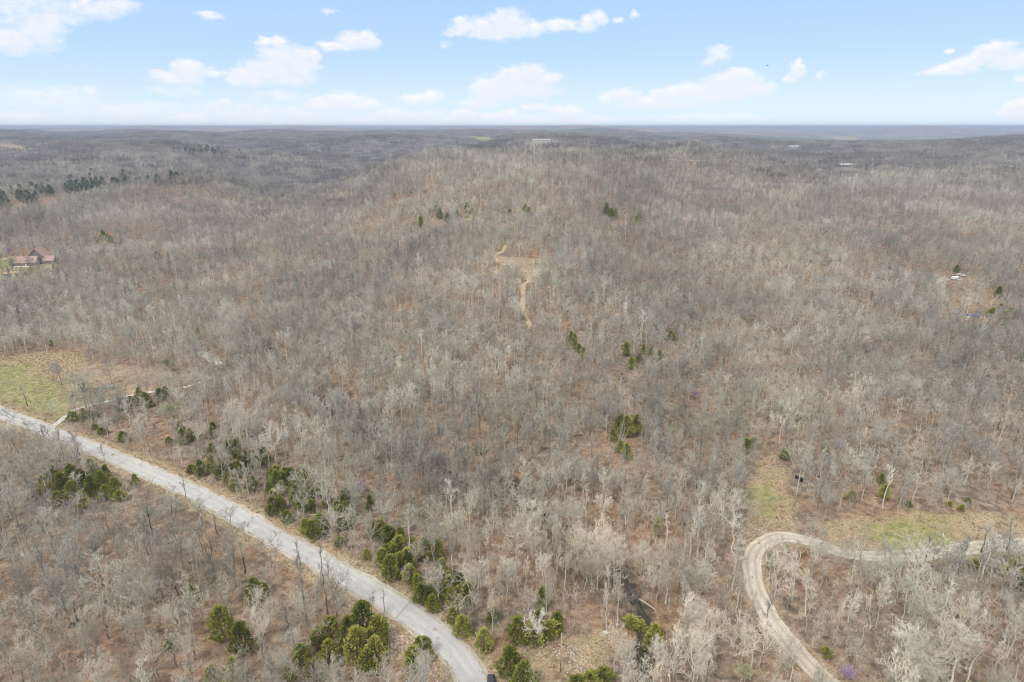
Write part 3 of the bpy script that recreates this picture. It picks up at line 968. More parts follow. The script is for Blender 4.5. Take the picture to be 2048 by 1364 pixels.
# ------------------------------------------------------------------ evergreens: where they stand (place in the photo, width m, height m)
CEDARS = [
    # lower left woods
    (447, 1278, 5.6, 9.5), (487, 1304, 5.0, 8.5), (510, 1200, 4.2, 6.8), (527, 1198, 3.8, 5.0), (384, 1205, 2.2, 7.0), (432, 1175, 2.2, 3.4), (470, 1358, 4.0, 6.0), (427, 1368, 3.4, 5.0), (345, 1300, 3.0, 3.4),
    (700, 1292, 5.2, 8.5), (728, 1268, 6.0, 9.5), (758, 1292, 5.4, 8.8), (718, 1318, 6.0, 9.0), (752, 1330, 5.2, 8.0), (738, 1345, 5.0, 6.5), (662, 1268, 4.0, 5.2), (640, 1290, 4.2, 5.0), (607, 1330, 4.2, 6.0), (632, 1355, 4.5, 5.0), (660, 1320, 4.4, 5.6), (575, 1372, 4.0, 5.0),
    (828, 1338, 4.6, 6.4), (850, 1318, 4.2, 6.2), (840, 1300, 3.2, 3.8),
    # beside the parked car and along the right verge
    (1020, 1352, 5.2, 8.2), (1047, 1385, 5.4, 8.4), (968, 1300, 4.4, 6.0), (925, 1272, 4.2, 6.0), (908, 1248, 3.8, 5.0), (1034, 1282, 5.2, 7.0), (1066, 1284, 5.0, 5.6), (1100, 1272, 4.6, 4.6), (1113, 1262, 3.0, 5.6), (1083, 1225, 2.6, 8.0), (1075, 1262, 4.0, 6.0),
    (783, 1158, 5.2, 7.6), (802, 1142, 4.4, 6.0), (766, 1132, 4.2, 5.6), (817, 1138, 2.8, 6.0), (790, 1120, 3.6, 5.0), (845, 1206, 4.4, 6.2), (866, 1222, 3.4, 5.0), (835, 1180, 3.4, 5.0), (882, 1196, 3.0, 4.6), (734, 1118, 2.6, 3.2), (762, 1072, 4.4, 5.4), (748, 1062, 3.0, 4.0), (742, 1022, 2.4, 6.0),
    (628, 1076, 5.0, 6.0), (644, 1058, 4.2, 5.8), (612, 1066, 4.0, 5.0), (680, 1092, 2.8, 3.0), (548, 1030, 4.2, 6.4), (564, 1022, 3.2, 5.4), (575, 1045, 3.4, 4.4), (600, 988, 2.8, 5.4), (612, 968, 2.6, 5.0), (640, 990, 3.0, 4.4), (656, 1012, 3.4, 4.4), (690, 1030, 3.6, 4.8),
    (474, 910, 3.8, 6.4), (484, 938, 3.2, 5.8), (497, 928, 2.6, 4.8), (456, 968, 2.8, 4.6), (440, 958, 3.2, 5.2), (462, 936, 2.8, 4.6), (535, 926, 2.8, 4.2), (470, 980, 3.6, 4.4), (540, 992, 3.0, 5.4), (420, 948, 2.6, 4.0), (402, 952, 3.0, 3.4), (383, 946, 3.2, 3.2),
    (368, 888, 4.0, 6.4), (384, 880, 3.4, 5.2), (362, 866, 3.2, 5.0), (428, 872, 2.8, 6.0), (338, 886, 2.4, 2.6), (250, 884, 4.4, 4.6), (206, 868, 3.8, 3.0), (191, 858, 3.0, 2.6), (146, 842, 4.0, 4.2), (184, 836, 5.0, 3.4), (172, 832, 4.0, 3.6), (244, 818, 4.8, 5.2), (262, 812, 4.2, 4.6), (281, 800, 3.6, 6.2), (294, 814, 3.6, 7.0), (321, 800, 4.4, 5.4), (332, 792, 3.2, 4.6), (305, 812, 3.4, 4.0),
    # thicket on the left side of the paved road
    (92, 985, 4.4, 6.4), (108, 968, 4.8, 7.0), (128, 985, 5.0, 7.4), (146, 966, 4.8, 7.2), (150, 1000, 5.0, 7.0), (168, 980, 5.2, 7.8), (190, 962, 4.4, 7.0), (188, 992, 5.0, 7.6), (206, 976, 4.4, 6.6), (214, 1000, 4.2, 5.4), (232, 984, 3.8, 5.4), (168, 1018, 4.6, 6.0), (120, 1010, 4.2, 4.8), (242, 1002, 3.6, 4.0), (78, 1000, 3.6, 4.0), (272, 972, 2.6, 4.6), (185, 944, 3.2, 5.0), (214, 955, 3.0, 5.0),
    # middle of the woods
    (1252, 872, 6.0, 8.8), (1236, 862, 5.2, 8.4), (1272, 866, 5.2, 8.0), (1226, 882, 3.6, 5.0), (1252, 918, 4.0, 6.2), (1240, 905, 3.2, 5.0), (1148, 698, 3.2, 8.4), (1166, 722, 3.2, 7.4), (1142, 684, 2.6, 6.0), (1158, 708, 2.8, 5.6), (1252, 712, 3.8, 7.6), (1262, 738, 4.2, 6.4), (1278, 726, 4.2, 5.4), (1242, 764, 3.6, 4.6), (1286, 708, 3.0, 5.6), (1300, 712, 3.0, 4.6), (1342, 678, 4.8, 4.6), (1330, 672, 4.0, 5.0), (1318, 722, 2.4, 6.0), (1306, 722, 2.6, 3.6), (1230, 790, 3.0, 4.0), (1350, 738, 2.4, 4.4),
    (960, 908, 4.2, 4.8), (1022, 985, 4.0, 4.0), (1092, 962, 3.4, 4.6), (1490, 905, 3.0, 6.0), (1500, 898, 2.8, 4.8), (1568, 918, 3.6, 3.6), (1652, 928, 2.6, 3.2), (1760, 968, 2.8, 4.0), (1766, 996, 3.8, 4.8), (1702, 1000, 3.0, 3.2), (1816, 1012, 2.0, 1.9), (1898, 1012, 2.1, 1.8), (1936, 1004, 1.9, 1.6), (1922, 1022, 2.0, 2.4), (1650, 905, 2.6, 3.6),
    (1544, 1116, 2.0, 2.2), (1542, 1138, 2.0, 2.0), (2030, 1160, 6.0, 6.4), (2046, 1144, 5.2, 6.0), (2052, 1180, 5.0, 5.0), (1945, 1140, 3.4, 3.6), (1653, 1310, 2.6, 2.2), (1308, 1290, 3.4, 6.4), (1296, 1300, 2.6, 5.0), (1262, 1252, 4.2, 3.0), (1280, 1258, 3.4, 2.6), (1180, 1378, 5.0, 4.2), (1208, 1362, 4.2, 3.6), (1152, 1372, 3.4, 3.0),
    # further up the slopes
    (842, 456, 4.6, 11.0), (880, 438, 6.0, 10.0), (896, 446, 6.0, 9.0), (940, 446, 6.0, 11.0), (934, 424, 5.0, 9.0), (874, 420, 5.0, 9.0), (915, 436, 5.0, 8.0), (1020, 440, 4.0, 10.0), (1050, 424, 5.0, 8.0), (1058, 432, 5.0, 8.0), (1212, 428, 6.5, 11.0), (1222, 440, 6.5, 11.0), (1230, 436, 5.5, 9.0), (1272, 450, 5.5, 9.0), (1278, 440, 5.0, 8.0),
    (315, 516, 6.5, 6.4), (302, 498, 4.0, 4.0), (208, 478, 6.0, 9.0), (222, 486, 5.0, 8.0), (244, 492, 5.0, 7.0), (196, 490, 4.0, 5.0), (398, 676, 3.4, 6.0), (368, 668, 3.4, 5.6), (48, 690, 3.0, 6.0), (104, 692, 3.0, 3.4), (1014, 536, 3.0, 2.4), (806, 728, 2.2, 4.0), (1046, 640, 2.6, 2.4),
    (1984, 632, 5.6, 5.4), (2006, 640, 6.0, 5.6), (1998, 626, 5.0, 5.6), (2018, 632, 4.4, 5.0), (1994, 596, 4.0, 8.0), (2040, 728, 4.0, 5.4), (1912, 545, 4.0, 6.0), (28, 532, 6.0, 6.0), (88, 508, 4.0, 5.0), (118, 552, 4.0, 3.6),
]
rg = np.random.default_rng(404)
BELT = ground_line([(400, 935), (470, 955), (560, 1005), (640, 1050), (740, 1098), (800, 1140), (860, 1200), (920, 1255)])
for k in range(74):
    i_ = int(rg.integers(0, len(BELT)))
    p_ = BELT[i_] + np.array([rg.uniform(-2, 9), rg.uniform(-2, 13)])
    if min(line_dist(np.array([p_[0]]), np.array([p_[1]]), ROAD, 40)) < 7.5: continue
    w_ = rg.uniform(2.6, 4.8)
    BELT_ADD = (float(p_[0]), float(p_[1]), w_, w_ * rg.uniform(.95, 1.6))
    CEDARS.append(BELT_ADD + ('world',))
FAR_EVERGREENS = []
rg = np.random.default_rng(21)
for k in range(78):
    u = rg.uniform(-10, 250)
    v = 402 - (u / 250) * 32 + rg.normal() * 9
    FAR_EVERGREENS.append((u, v))
for k in range(12):
    u = rg.uniform(250, 370)
    FAR_EVERGREENS.append((u, 372 - (u - 250) * .06 + rg.normal() * 3))
for k in range(12):
    FAR_EVERGREENS.append((rg.uniform(370, 480), 311 + rg.normal() * 4))
for q in ((6, 415), (20, 420), (60, 412), (70, 405), (870, 300), (915, 290), (985, 265), (960, 262), (940, 264), (630, 310)):
    FAR_EVERGREENS.append(q)


def cedar_mesh(seed, tree_w, tree_h, mat, n=1150, base=.04, pine=False):
    rg = np.random.default_rng(seed)
    mb = MB()
    ph = rg.uniform(0, 6.28, 4)
    for k in range(n):
        q = rg.uniform(0, 1) ** .85
        z = base + (1 - base) * q
        prof = (min(1, (z / .22)) ** .6) * (1 - z) ** (.58 if not pine else .5) * 1.2
        a = rg.uniform(0, 2 * math.pi)
        lump = 1 + .22 * math.sin(3 * a + ph[0] + 5 * z) + .2 * math.sin(5 * a + ph[1] - 9 * z) + .15 * math.sin(11 * z + ph[2])
        r = .5 * tree_w * max(.05, prof) * lump * (rg.uniform(.45, 1.0) ** .5) * rg.uniform(.82, 1.08)
        r *= rg.uniform(.86, 1.2) if k % 3 == 0 else 1.0
        c = np.array([r * math.cos(a), r * math.sin(a), z * tree_h])
        if mnoise.noise(Vector(c * .75) + Vector((seed * 3.7, 0, 0))) < -.2: continue
        out = np.array([math.cos(a), math.sin(a), rg.uniform(.5, 1.7)])
        out = unit(out + rg.normal(size=3) * .4)
        side = unit(np.cross(out, rg.normal(size=3)))
        L, wd = rg.uniform(.40, .85), rg.uniform(.13, .26)
        if pine: L *= 1.5; wd *= 1.7
        tip = c + out * L
        mid = c + out * L * .5
        nrm = unit(np.cross(out, side)) * wd * .5
        mb.add([c, mid + side * wd + nrm, tip, mid - side * wd + nrm], [(0, 1, 2), (0, 2, 3)])
    return mb


CEDAR_PROTO = []
for k, (w_, h_) in enumerate([(5, 8), (4.6, 6), (5, 7), (3, 7), (4.6, 4.4), (4, 4)]):
    cr = cedar_mesh(500 + k, w_, h_, M_CEDAR, 2100 if k in (0, 2) else 1600)
    tr = MB(); tr.tube([(0, 0, -.3), (0.02, 0, h_ * .3), (0, .03, h_ * .9)], [.16, .12, .03], 6)
    CEDAR_PROTO.append((w_, h_, tr.mesh('trunk', M_DARKBARK, True), cr.mesh('crown', M_CEDAR)))
pine_tr = MB(); pine_tr.tube([(0, 0, -.3), (0, 0, 12)], [.22, .06], 5)
PINE = (6.5, 13, pine_tr.mesh('trunk', M_DARKBARK), cedar_mesh(560, 6.5, 13, M_DARKPINE, 420, .12, True).mesh('crown', M_DARKPINE))


def add_tree(kind, x, y, trunk, crown, scale, rz, lean=None):
    t = bpy.data.objects.new(kind, None)
    t.location = (x, y, float(terrain(x, y)))
    t.rotation_euler = (lean[0] if lean else 0, lean[1] if lean else 0, rz)
    t.scale = scale
    COL.objects.link(t)
    for nm, me in (('trunk', trunk), ('crown', crown)):
        o = bpy.data.objects.new(nm, me); COL.objects.link(o); o.parent = t
    return t


all_cedars = []
for k, (u, v, w_, h_, *ww) in enumerate(CEDARS):
    x, y = (u, v) if ww else at(u, v)[:2]
    asp = h_ / w_
    best = sorted(range(6), key=lambda i: abs(math.log(asp / (CEDAR_PROTO[i][1] / CEDAR_PROTO[i][0]))) + rg.uniform(0, .25))[0]
    pw, ph_, tm, cm = CEDAR_PROTO[best]
    t = add_tree('cedar_tree', x, y, tm, cm, (w_ / pw * 1.04, w_ / pw * 1.04, h_ / ph_ * 1.05), rg.uniform(0, 6.28))
    all_cedars.append(t)
far_green = []
for u, v in FAR_EVERGREENS:
    x, y, z = at(u, v)
    s_ = rg.uniform(.85, 1.3)
    t = add_tree('pine_tree', x, y, PINE[2], PINE[3], (s_ * 1.1, s_ * 1.1, s_), rg.uniform(0, 6.28))
    far_green.append(t)
cedar_xy = np.array([o.location[:2] for o in all_cedars])

# ------------------------------------------------------------------ single trees that stand out
special = []      # (object, x, y): all are bare trees for the ranking below


def special_tree(u, v, proto, h, label, trunk_mat=None, twig_mat=None, name='bare_tree', cat='tree', wide=1.0, rz=None):
    tm, cm, look = proto
    x, y, z = at(u, v)
    def remat(me, mat):
        if mat is None: return me
        key = me.name + mat.name
        if key not in REMAT:
            c = me.copy(); c.materials.clear(); c.materials.append(mat); REMAT[key] = c
        return REMAT[key]
    hh = max(p.co.z for p in cm.vertices)
    s_ = h / hh
    t = add_tree(name, x, y, remat(tm, trunk_mat), remat(cm, twig_mat), (s_ * wide, s_ * wide, s_), rg.uniform(0, 6.28) if rz is None else rz)
    set_props(t, label, cat)
    special.append((t, x, y))
    return t


REMAT = {}
for u, v, h, lab in (
        (97, 905, 13, 'dark-trunked bare tree on the verge, furthest up the paved road of three in a row'),
        (127, 918, 14, 'dark-trunked bare tree in the middle of three on the paved road verge'),
        (160, 919, 13, 'dark-trunked bare tree nearest the cedar thicket of three on the paved road verge'),
        (348, 1042, 13, 'slim dark-trunked bare tree on the road bank, crown showing against the pale paving'),
        (405, 1048, 10, 'short dark bare tree on the road bank below a slim taller one'),
        (310, 1082, 15, 'dark straight-trunked bare tree in the brown-floored woods below the paved road'),
        (490, 1146, 12, 'bare tree with a thick black trunk foot in the lower woods'),
        (600, 1130, 9, 'small dark bare tree at the road edge with its crown across the paving'),
        (435, 1070, 9, 'small dark bare tree leaning at the outer road edge'),
        (1848, 1135, 12, 'dark-trunked bare tree standing against the gravel road and the green grass'),
        (1962, 1105, 12, 'dark bare tree leaning beside the gravel road near the frame edge'),
        (2012, 1100, 13, 'dark bare tree rising at the gravel road next to a leaning one'),
        (1990, 692, 16, 'tall dark bare tree near the blue trailer in the far clearing'),
        (165, 1270, 13, 'dark-footed bare tree in the lowest corner of the brown woods')):
    special_tree(u, v, NEAR[4 + len(special) % 4], h, lab, M_DARKBARK, None, wide=1.25)
special_tree(1086, 1008, NEAR[0], 16, 'big white-limbed bare sycamore above the creek in the middle of the woods', M_PALE, M_PALE)
special_tree(1148, 1092, NEAR[3], 17, 'wide arching pale bare sycamore between the creek and the utility pole', M_PALE, M_PALE, wide=1.15)
special_tree(700, 1075, NEAR[1], 12, 'broad pale-branched bare tree over the cedars beside the paved road', None, M_PALE, wide=1.1)
special_tree(660, 1068, NEAR[3], 10, 'smaller pale-branched bare tree over the cedars beside the paved road', None, M_PALE)
special_tree(560, 1010, NEAR[1], 9, 'pale bare tree in front of small cedars halfway up the paved road', None, M_PALE)
special_tree(335, 858, NEAR[0], 12, 'pale-branched bare tree standing before the green budding tree by the driveway', None, M_PALE)
special_tree(545, 1268, NEAR[0], 11, 'white-branched bare tree just right of the solitary olive cedars', None, M_PALE)
special_tree(600, 1240, NEAR[1], 11, 'white-branched bare tree near the fallen white log', None, M_PALE, wide=1.1)
special_tree(595, 1330, NEAR[0], 12, 'crooked white-branched bare tree beside the big cedar cluster', None, M_PALE)
special_tree(1065, 1290, NEAR[9], 12, 'pale many-branched bare tree growing over the cedars by the utility pole', None, M_PALE, wide=1.1)
special_tree(1400, 1268, NEAR[0], 12, 'pale bare sycamore with twisted limbs near the creek bottom', M_PALE, M_PALE)
special_tree(1808, 1335, NEAR[0], 14, 'wide bare oak with radiating pale limbs inside the gravel bend', None, M_PALE, wide=1.2)
special_tree(1310, 1340, NEAR[1], 10, 'pale spreading bare tree at the edge of the straw clearing', None, M_PALE)
special_tree(1765, 1016, NEAR[5], 17, 'tall bare tree with a white trunk at the edge of the grassy strip', M_PALE, None)
special_tree(1895, 1008, NEAR[3], 16, 'tall bare tree with a forked white trunk above the grassy strip', M_PALE, None)
special_tree(182, 795, NEAR[3], 16, 'tall grey bare tree rising from the brown clearing next to the brush pile', None, None)
special_tree(55, 812, NEAR[7], 13, 'thin dark bare tree standing on the green lawn', M_DARKBARK, None)

# the dead snag with bare forked stems
x, y, z = at(1238, 902)
snag = empty('dead_tree', (x, y, z), 0, 'pale dead tree of bleached forked stems without twigs before a green cedar', 'tree')
mb = MB()
mb.tube([(0, 0, -.3), (.1, 0, 1.5), (.25, 0, 3.4)], [.42, .36, .3], 7)
mb.build('trunk', M_PALE, snag, True)
mb = MB()
for dx, dy, hh, r in ((-.3, .2, 13.5, .2), (.9, .1, 14.2, .2), (2.4, -.2, 12.5, .17), (3.6, .3, 11.2, .14), (-1.3, 0, 8.5, .15), (1.6, .6, 12.8, .13)):
    p0 = np.array([.2, 0, 3.0 + rg.uniform(-.6, .2)])
    pts = [p0 + np.array([dx * q ** .8 + rg.normal() * .16, dy * q + rg.normal() * .1, (hh - 3) * q]) for q in np.linspace(0, 1, 6)]
    mb.tube(pts, [r * (1 - .62 * q) for q in np.linspace(0, 1, 6)], 5)
for a, L in ((.3, 3.2), (2.8, 3.6), (3.3, 2.6)):
    pts = [np.array([.2, 0, 1.8]), np.array([.2 + math.cos(a) * L * .5, math.sin(a) * L * .5, 2.1]), np.array([.2 + math.cos(a) * L, math.sin(a) * L, 1.9])]
    mb.tube(pts, [.16, .12, .05], 5)
mb.build('limbs', M_PALE, snag, True)

# budding and blossoming trees: bare wood with flecks of colour


def flecked(seed, base, mat, n, size):
    tm, cm, look = base
    rg2 = np.random.default_rng(seed)
    vs = np.array([p.co[:] for p in cm.vertices])
    sel = vs[rg2.integers(0, len(vs), n)]
    mb = MB()
    for c in sel:
        c = c + rg2.normal(size=3) * .22
        a = unit(rg2.normal(size=3)); b_ = unit(np.cross(a, rg2.normal(size=3)))
        s_ = size * rg2.uniform(.6, 1.3)
        mb.add([c - a * s_, c + b_ * s_ * .6, c + a * s_, c - b_ * s_ * .6], [(0, 1, 2, 3)])
    return mb.mesh('blossom' if mat is M_REDBUD else 'new_leaves', mat)


BUD_A = flecked(1, NEAR[0], M_BUD, 2600, .24)
BUD_B = flecked(2, NEAR[6], M_BUD, 2400, .24)
RED_A = flecked(3, NEAR[9], M_REDBUD, 2600, .19)
COLOURED = []
for u, v, h, kind, lab in (
        (349, 852, 11, 'bud', 'greenish budding tree among cedars between the paved road and driveway'),
        (312, 868, 5, 'bud', 'small bright green budding tree near the dark trees below the driveway'),
        (338, 745, 9, 'bud', 'yellow-green budding tree left of the white gravel turnaround'),
        (458, 750, 9, 'bud', 'yellow-green budding tree right of the white gravel turnaround'),
        (592, 418, 12, 'bud', 'lone yellow-green budding tree on the left flank of the middle hill'),
        (378, 462, 8, 'bud', 'small yellowish budding tree alone in the left valley woods'),
        (790, 402, 11, 'bud', 'first of a yellow-green budding row under the hill brow, at its left end'),
        (822, 398, 11, 'bud', 'middle tree of a yellow-green budding row under the hill brow'),
        (852, 396, 11, 'bud', 'last of a yellow-green budding row under the hill brow, at its right end'),
        (1356, 838, 8, 'bud', 'pale yellow-green budding tree right of the dead snag'),
        (1342, 870, 6, 'bud', 'low greenish budding tree below a paler one right of the dead snag'),
        (1310, 1090, 10, 'bud', 'grey-green budding tree over the creek ravine'),
        (1488, 1372, 7, 'bud', 'yellowish budding tree at the bottom edge left of the gravel road'),
        (815, 1185, 9, 'bud', 'olive budding tree behind the roadside cedars near the road joint'),
        (1120, 555, 7, 'bud', 'dull yellow budding tree beside the straw track'),
        (1492, 660, 8, 'bud', 'pale budding tree in the grey woods right of the hill'),
        (1505, 905, 8, 'bud', 'green budding tree at the head of the straw lane'),
        (3, 490, 11, 'bud', 'yellow-green budding tree at the frame edge above the red-roofed house'),
        (1680, 905, 6, 'red', 'bright purple redbud in blossom among bare trees above the grassy strip'),
        (1692, 1368, 6, 'red', 'purple redbud in blossom beside the gravel road at the bottom edge'),
        (1388, 800, 6, 'red', 'faint purple redbud right of the green cedars in the middle woods'),
        (1412, 815, 6, 'red', 'second faint purple redbud just right of another above the budding tree'),
        (722, 990, 6, 'red', 'pinkish redbud between bare trees over the paved road'),
        (655, 832, 6, 'red', 'lilac redbud in the grey woods right of the driveway'),
        (18, 512, 9, 'red', 'lilac redbud beside the red-roofed house'),
        (812, 1160, 5, 'red', 'small lilac redbud at the foot of the roadside cedars')):
    x, y, z = at(u, v)
    tm, cm, look = NEAR[0] if kind == 'bud' and len(COLOURED) % 2 == 0 else (NEAR[6] if kind == 'bud' else NEAR[9])
    fl = (BUD_A if cm is NEAR[0][1] else BUD_B) if kind == 'bud' else RED_A
    hh = max(p.co.z for p in cm.vertices)
    s_ = h / hh
    t = add_tree('budding_tree' if kind == 'bud' else 'redbud_tree', x, y, tm, cm, (s_ * 1.1, s_ * 1.1, s_), rg.uniform(0, 6.28))
    o = bpy.data.objects.new('new_leaves' if kind == 'bud' else 'blossom', fl); COL.objects.link(o); o.parent = t
    set_props(t, lab, 'tree')
    COLOURED.append((t, x, y))

# ------------------------------------------------------------------ buildings, vehicles and other things to keep trees off
CLEAR = []      # x, y, half width, metres kept open towards the camera, metres behind


def keep_off(x, y, b):
    for cx, cy, hw, fr, bk in CLEAR:
        dist = math.hypot(cx, cy)
        ux, uy = cx / dist, cy / dist
        f = (x - cx) * ux + (y - cy) * uy
        s_ = -(x - cx) * uy + (y - cy) * ux
        b |= (np.abs(s_) < hw) & (f > -fr) & (f < bk)
    return b


def gable(mb_wall, mb_roof, x0, x1, y0, y1, eave, ridge, along='x', over=.5, z0=0.0):
    """A gabled block: walls with gable ends, and a roof of two thick slopes."""
    if along == 'x':
        ym = (y0 + y1) / 2
        mb_wall.prism([(y0, z0 - 1), (y1, z0 - 1), (y1, eave), (ym, ridge), (y0, eave)], 'x', x0, x1)
        k = (ridge - eave) / (ym - y0)
        pr = [(y0 - over, eave - over * k + .05), (ym, ridge + .05), (y1 + over, eave - over * k + .05), (y1 + over, eave - over * k + .3), (ym, ridge + .32), (y0 - over, eave - over * k + .3)]
        mb_roof.prism(pr, 'x', x0 - over, x1 + over)
    else:
        xm = (x0 + x1) / 2
        mb_wall.prism([(x0, z0 - 1), (x1, z0 - 1), (x1, eave), (xm, ridge), (x0, eave)], 'y', y0, y1)
        k = (ridge - eave) / (xm - x0)
        pr = [(x0 - over, eave - over * k + .05), (xm, ridge + .05), (x1 + over, eave - over * k + .05), (x1 + over, eave - over * k + .3), (xm, ridge + .32), (x0 - over, eave - over * k + .3)]
        mb_roof.prism(pr, 'y', y0 - over, y1 + over)


def window(par, x0, x1, y, z0, z1):
    fr = MB(); fr.box(x0, x1, y - .06, y + .05, z0, z1)
    f = fr.build('window', M_WOODTRIM, par)
    g = MB(); g.box(x0 + .1, x1 - .1, y - .09, y - .062, z0 + .1, z1 - .1)
    g.build('pane', M_GLASS, f)


# the red-roofed house: a long porch-roofed front, a taller block behind, a lower wing to the right
x, y, z = at(52, 532)
house = empty('house', (x, y, z), R(8), 'red-roofed house with several gables on a lawn in the left valley', 'house')
w1, r1 = MB(), MB(); gable(w1, r1, -9, 9, 0, 9, 3.6, 8.2, 'x', .8)
w2, r2 = MB(), MB(); gable(w2, r2, -1, 12, 9.05, 21, 7.2, 14.5, 'y', .7)
w3, r3 = MB(), MB(); gable(w3, r3, 11.6, 21, 7, 15, 3.4, 7.2, 'x', .6)
for w_, r_ in ((w1, r1), (w2, r2), (w3, r3)):
    w_.build('wall', M_SIDING, house); r_.build('roof', M_REDROOF, house)
for xx in (-6.5, -3.5, 2.5, 5.5): window(house, xx, xx + 1.3, -.02, 1.0, 2.6)
window(house, 13.5, 15, 6.98, 1, 2.5); window(house, 17, 18.5, 6.98, 1, 2.5)
d_ = MB(); d_.box(-.6, .6, -.08, .02, 0, 2.2); d_ = d_.build('door', M_WOODTRIM, house)
c_ = MB(); c_.box(3.0, 4.2, 13, 14.2, 8, 15.0); c_.box(2.85, 4.35, 12.85, 14.35, 15.0, 15.25); c_.build('chimney', M_SIDING, house)
p_ = MB(); p_.box(-9.4, 9.4, -4, -.1, -.8, .15)
p_.build('porch', M_CREAM, house)
CLEAR.append((x + 5, y + 6, 14, 12, 8))
x, y, z = at(29, 552)
shed = empty('shed', (x, y, z), R(12), 'long low shed with an orange rusty roof below the red-roofed house', 'shed')
w_, r_ = MB(), MB(); gable(w_, r_, -8, 8, 0, 4.6, 2.3, 3.4, 'x', .4)
w_.build('wall', M_SIDING, shed); r_.build('roof', M_TANROOF, shed)
dd = MB(); dd.box(-2, 1, -.08, .02, 0, 2.0); dd.build('door', M_WOODTRIM, shed)
CLEAR.append((x, y, 8, 24, 5))
x, y, z = at(11, 524)
hut = empty('shed', (x, y, z), R(5), 'small tan-roofed hut left of the red-roofed house', 'shed')
w_, r_ = MB(), MB(); gable(w_, r_, -2.6, 2.6, 0, 3.6, 2.3, 3.6, 'x', .35)
w_.build('wall', M_CREAM, hut); r_.build('roof', M_TANROOF, hut)
dd = MB(); dd.box(-.5, .5, -.08, .02, 0, 1.9); dd.build('door', M_SIDING, hut)

# far buildings on the plateau
def far_house(u, v, hw, depth, eave, ridge, rz, label, roof, wall, name='house', wing=None, cat='house'):
    x, y, z = at(u, v)
    h = empty(name, (x, y, z), rz, label, cat)
    w_, r_ = MB(), MB(); gable(w_, r_, -hw, hw, 0, depth, eave, ridge, 'x', .6)
    w_.build('wall', wall, h); r_.build('roof', roof, h)
    if wing:
        w_, r_ = MB(), MB(); gable(w_, r_, wing[0], wing[1], -wing[2], -.05, eave, ridge - .6, 'y', .5)
        w_.build('wall', wall, h); r_.build('roof', roof, h)
    n = max(2, int(hw / 5))
    for k in range(n):
        xx = -hw + (k + .5) * 2 * hw / n
        if wing and wing[0] - 1.5 < xx < wing[1] + 1: continue
        window(h, xx - .7, xx + .9, -.02, 1.0, 2.6)
    CLEAR.append((x, y, hw + 1, 60, 8))
    return h


far_house(1083, 284, 21, 14, 4, 6.5, R(3), 'long pale-roofed building far off on the wooded plateau', M_GREYROOF, M_CREAM, 'barn', None, 'barn')
far_house(1586, 298, 17, 11, 6, 11, R(-4), 'grey-roofed house with a front gable on the far right plateau', M_GREYROOF, M_CREAM, 'house', (-3, 5, 5))
far_house(1690, 334, 12, 10, 3.5, 6.5, R(4), 'long low grey roof half hidden in trees below the plateau house', M_GREYROOF, M_SIDING)
for u, v, lab in ((20, 257, 'white speck of a house at the horizon, at the frame edge'), (212, 263, 'white speck of a house on the horizon, first of two along the skyline'),
                  (252, 264, 'smaller white speck of a house right of another on the skyline'), (390, 269, 'white speck of a house on the horizon above the far left woods')):
    far_house(u, v, 10, 9, 4, 7, R(10), lab, M_CREAM, M_WHITE)
far_house(942, 281, 9, 8, 3.5, 6, R(0), 'small pale house at the foot of the far green field', M_WHITE, M_CREAM)


def wheel(par, x, y, r=.36, w=.24):
    mb = MB()
    pts = 20
    vs, fs = [], []
    for s_ in (-w / 2, w / 2):
        for k in range(pts):
            a = 2 * math.pi * k / pts
            vs.append((x + s_, y + r * math.cos(a), r + r * math.sin(a)))
    fs = [(k, (k + 1) % pts, pts + (k + 1) % pts, pts + k) for k in range(pts)] + [tuple(range(pts)), tuple(reversed(range(pts, 2 * pts)))]
    mb.add(vs, fs)
    t = mb.build('wheel', M_TYRE, par)
    rm = MB()
    vs, fs = [], []
    for s_ in (-w / 2 - .01, w / 2 + .01):
        for k in range(pts):
            a = 2 * math.pi * k / pts
            vs.append((x + s_, y + .62 * r * math.cos(a), r + .62 * r * math.sin(a)))
    fs = [(k, (k + 1) % pts, pts + (k + 1) % pts, pts + k) for k in range(pts)] + [tuple(range(pts)), tuple(reversed(range(pts, 2 * pts)))]
    rm.add(vs, fs)
    rm.build('rim', M_METAL, t)


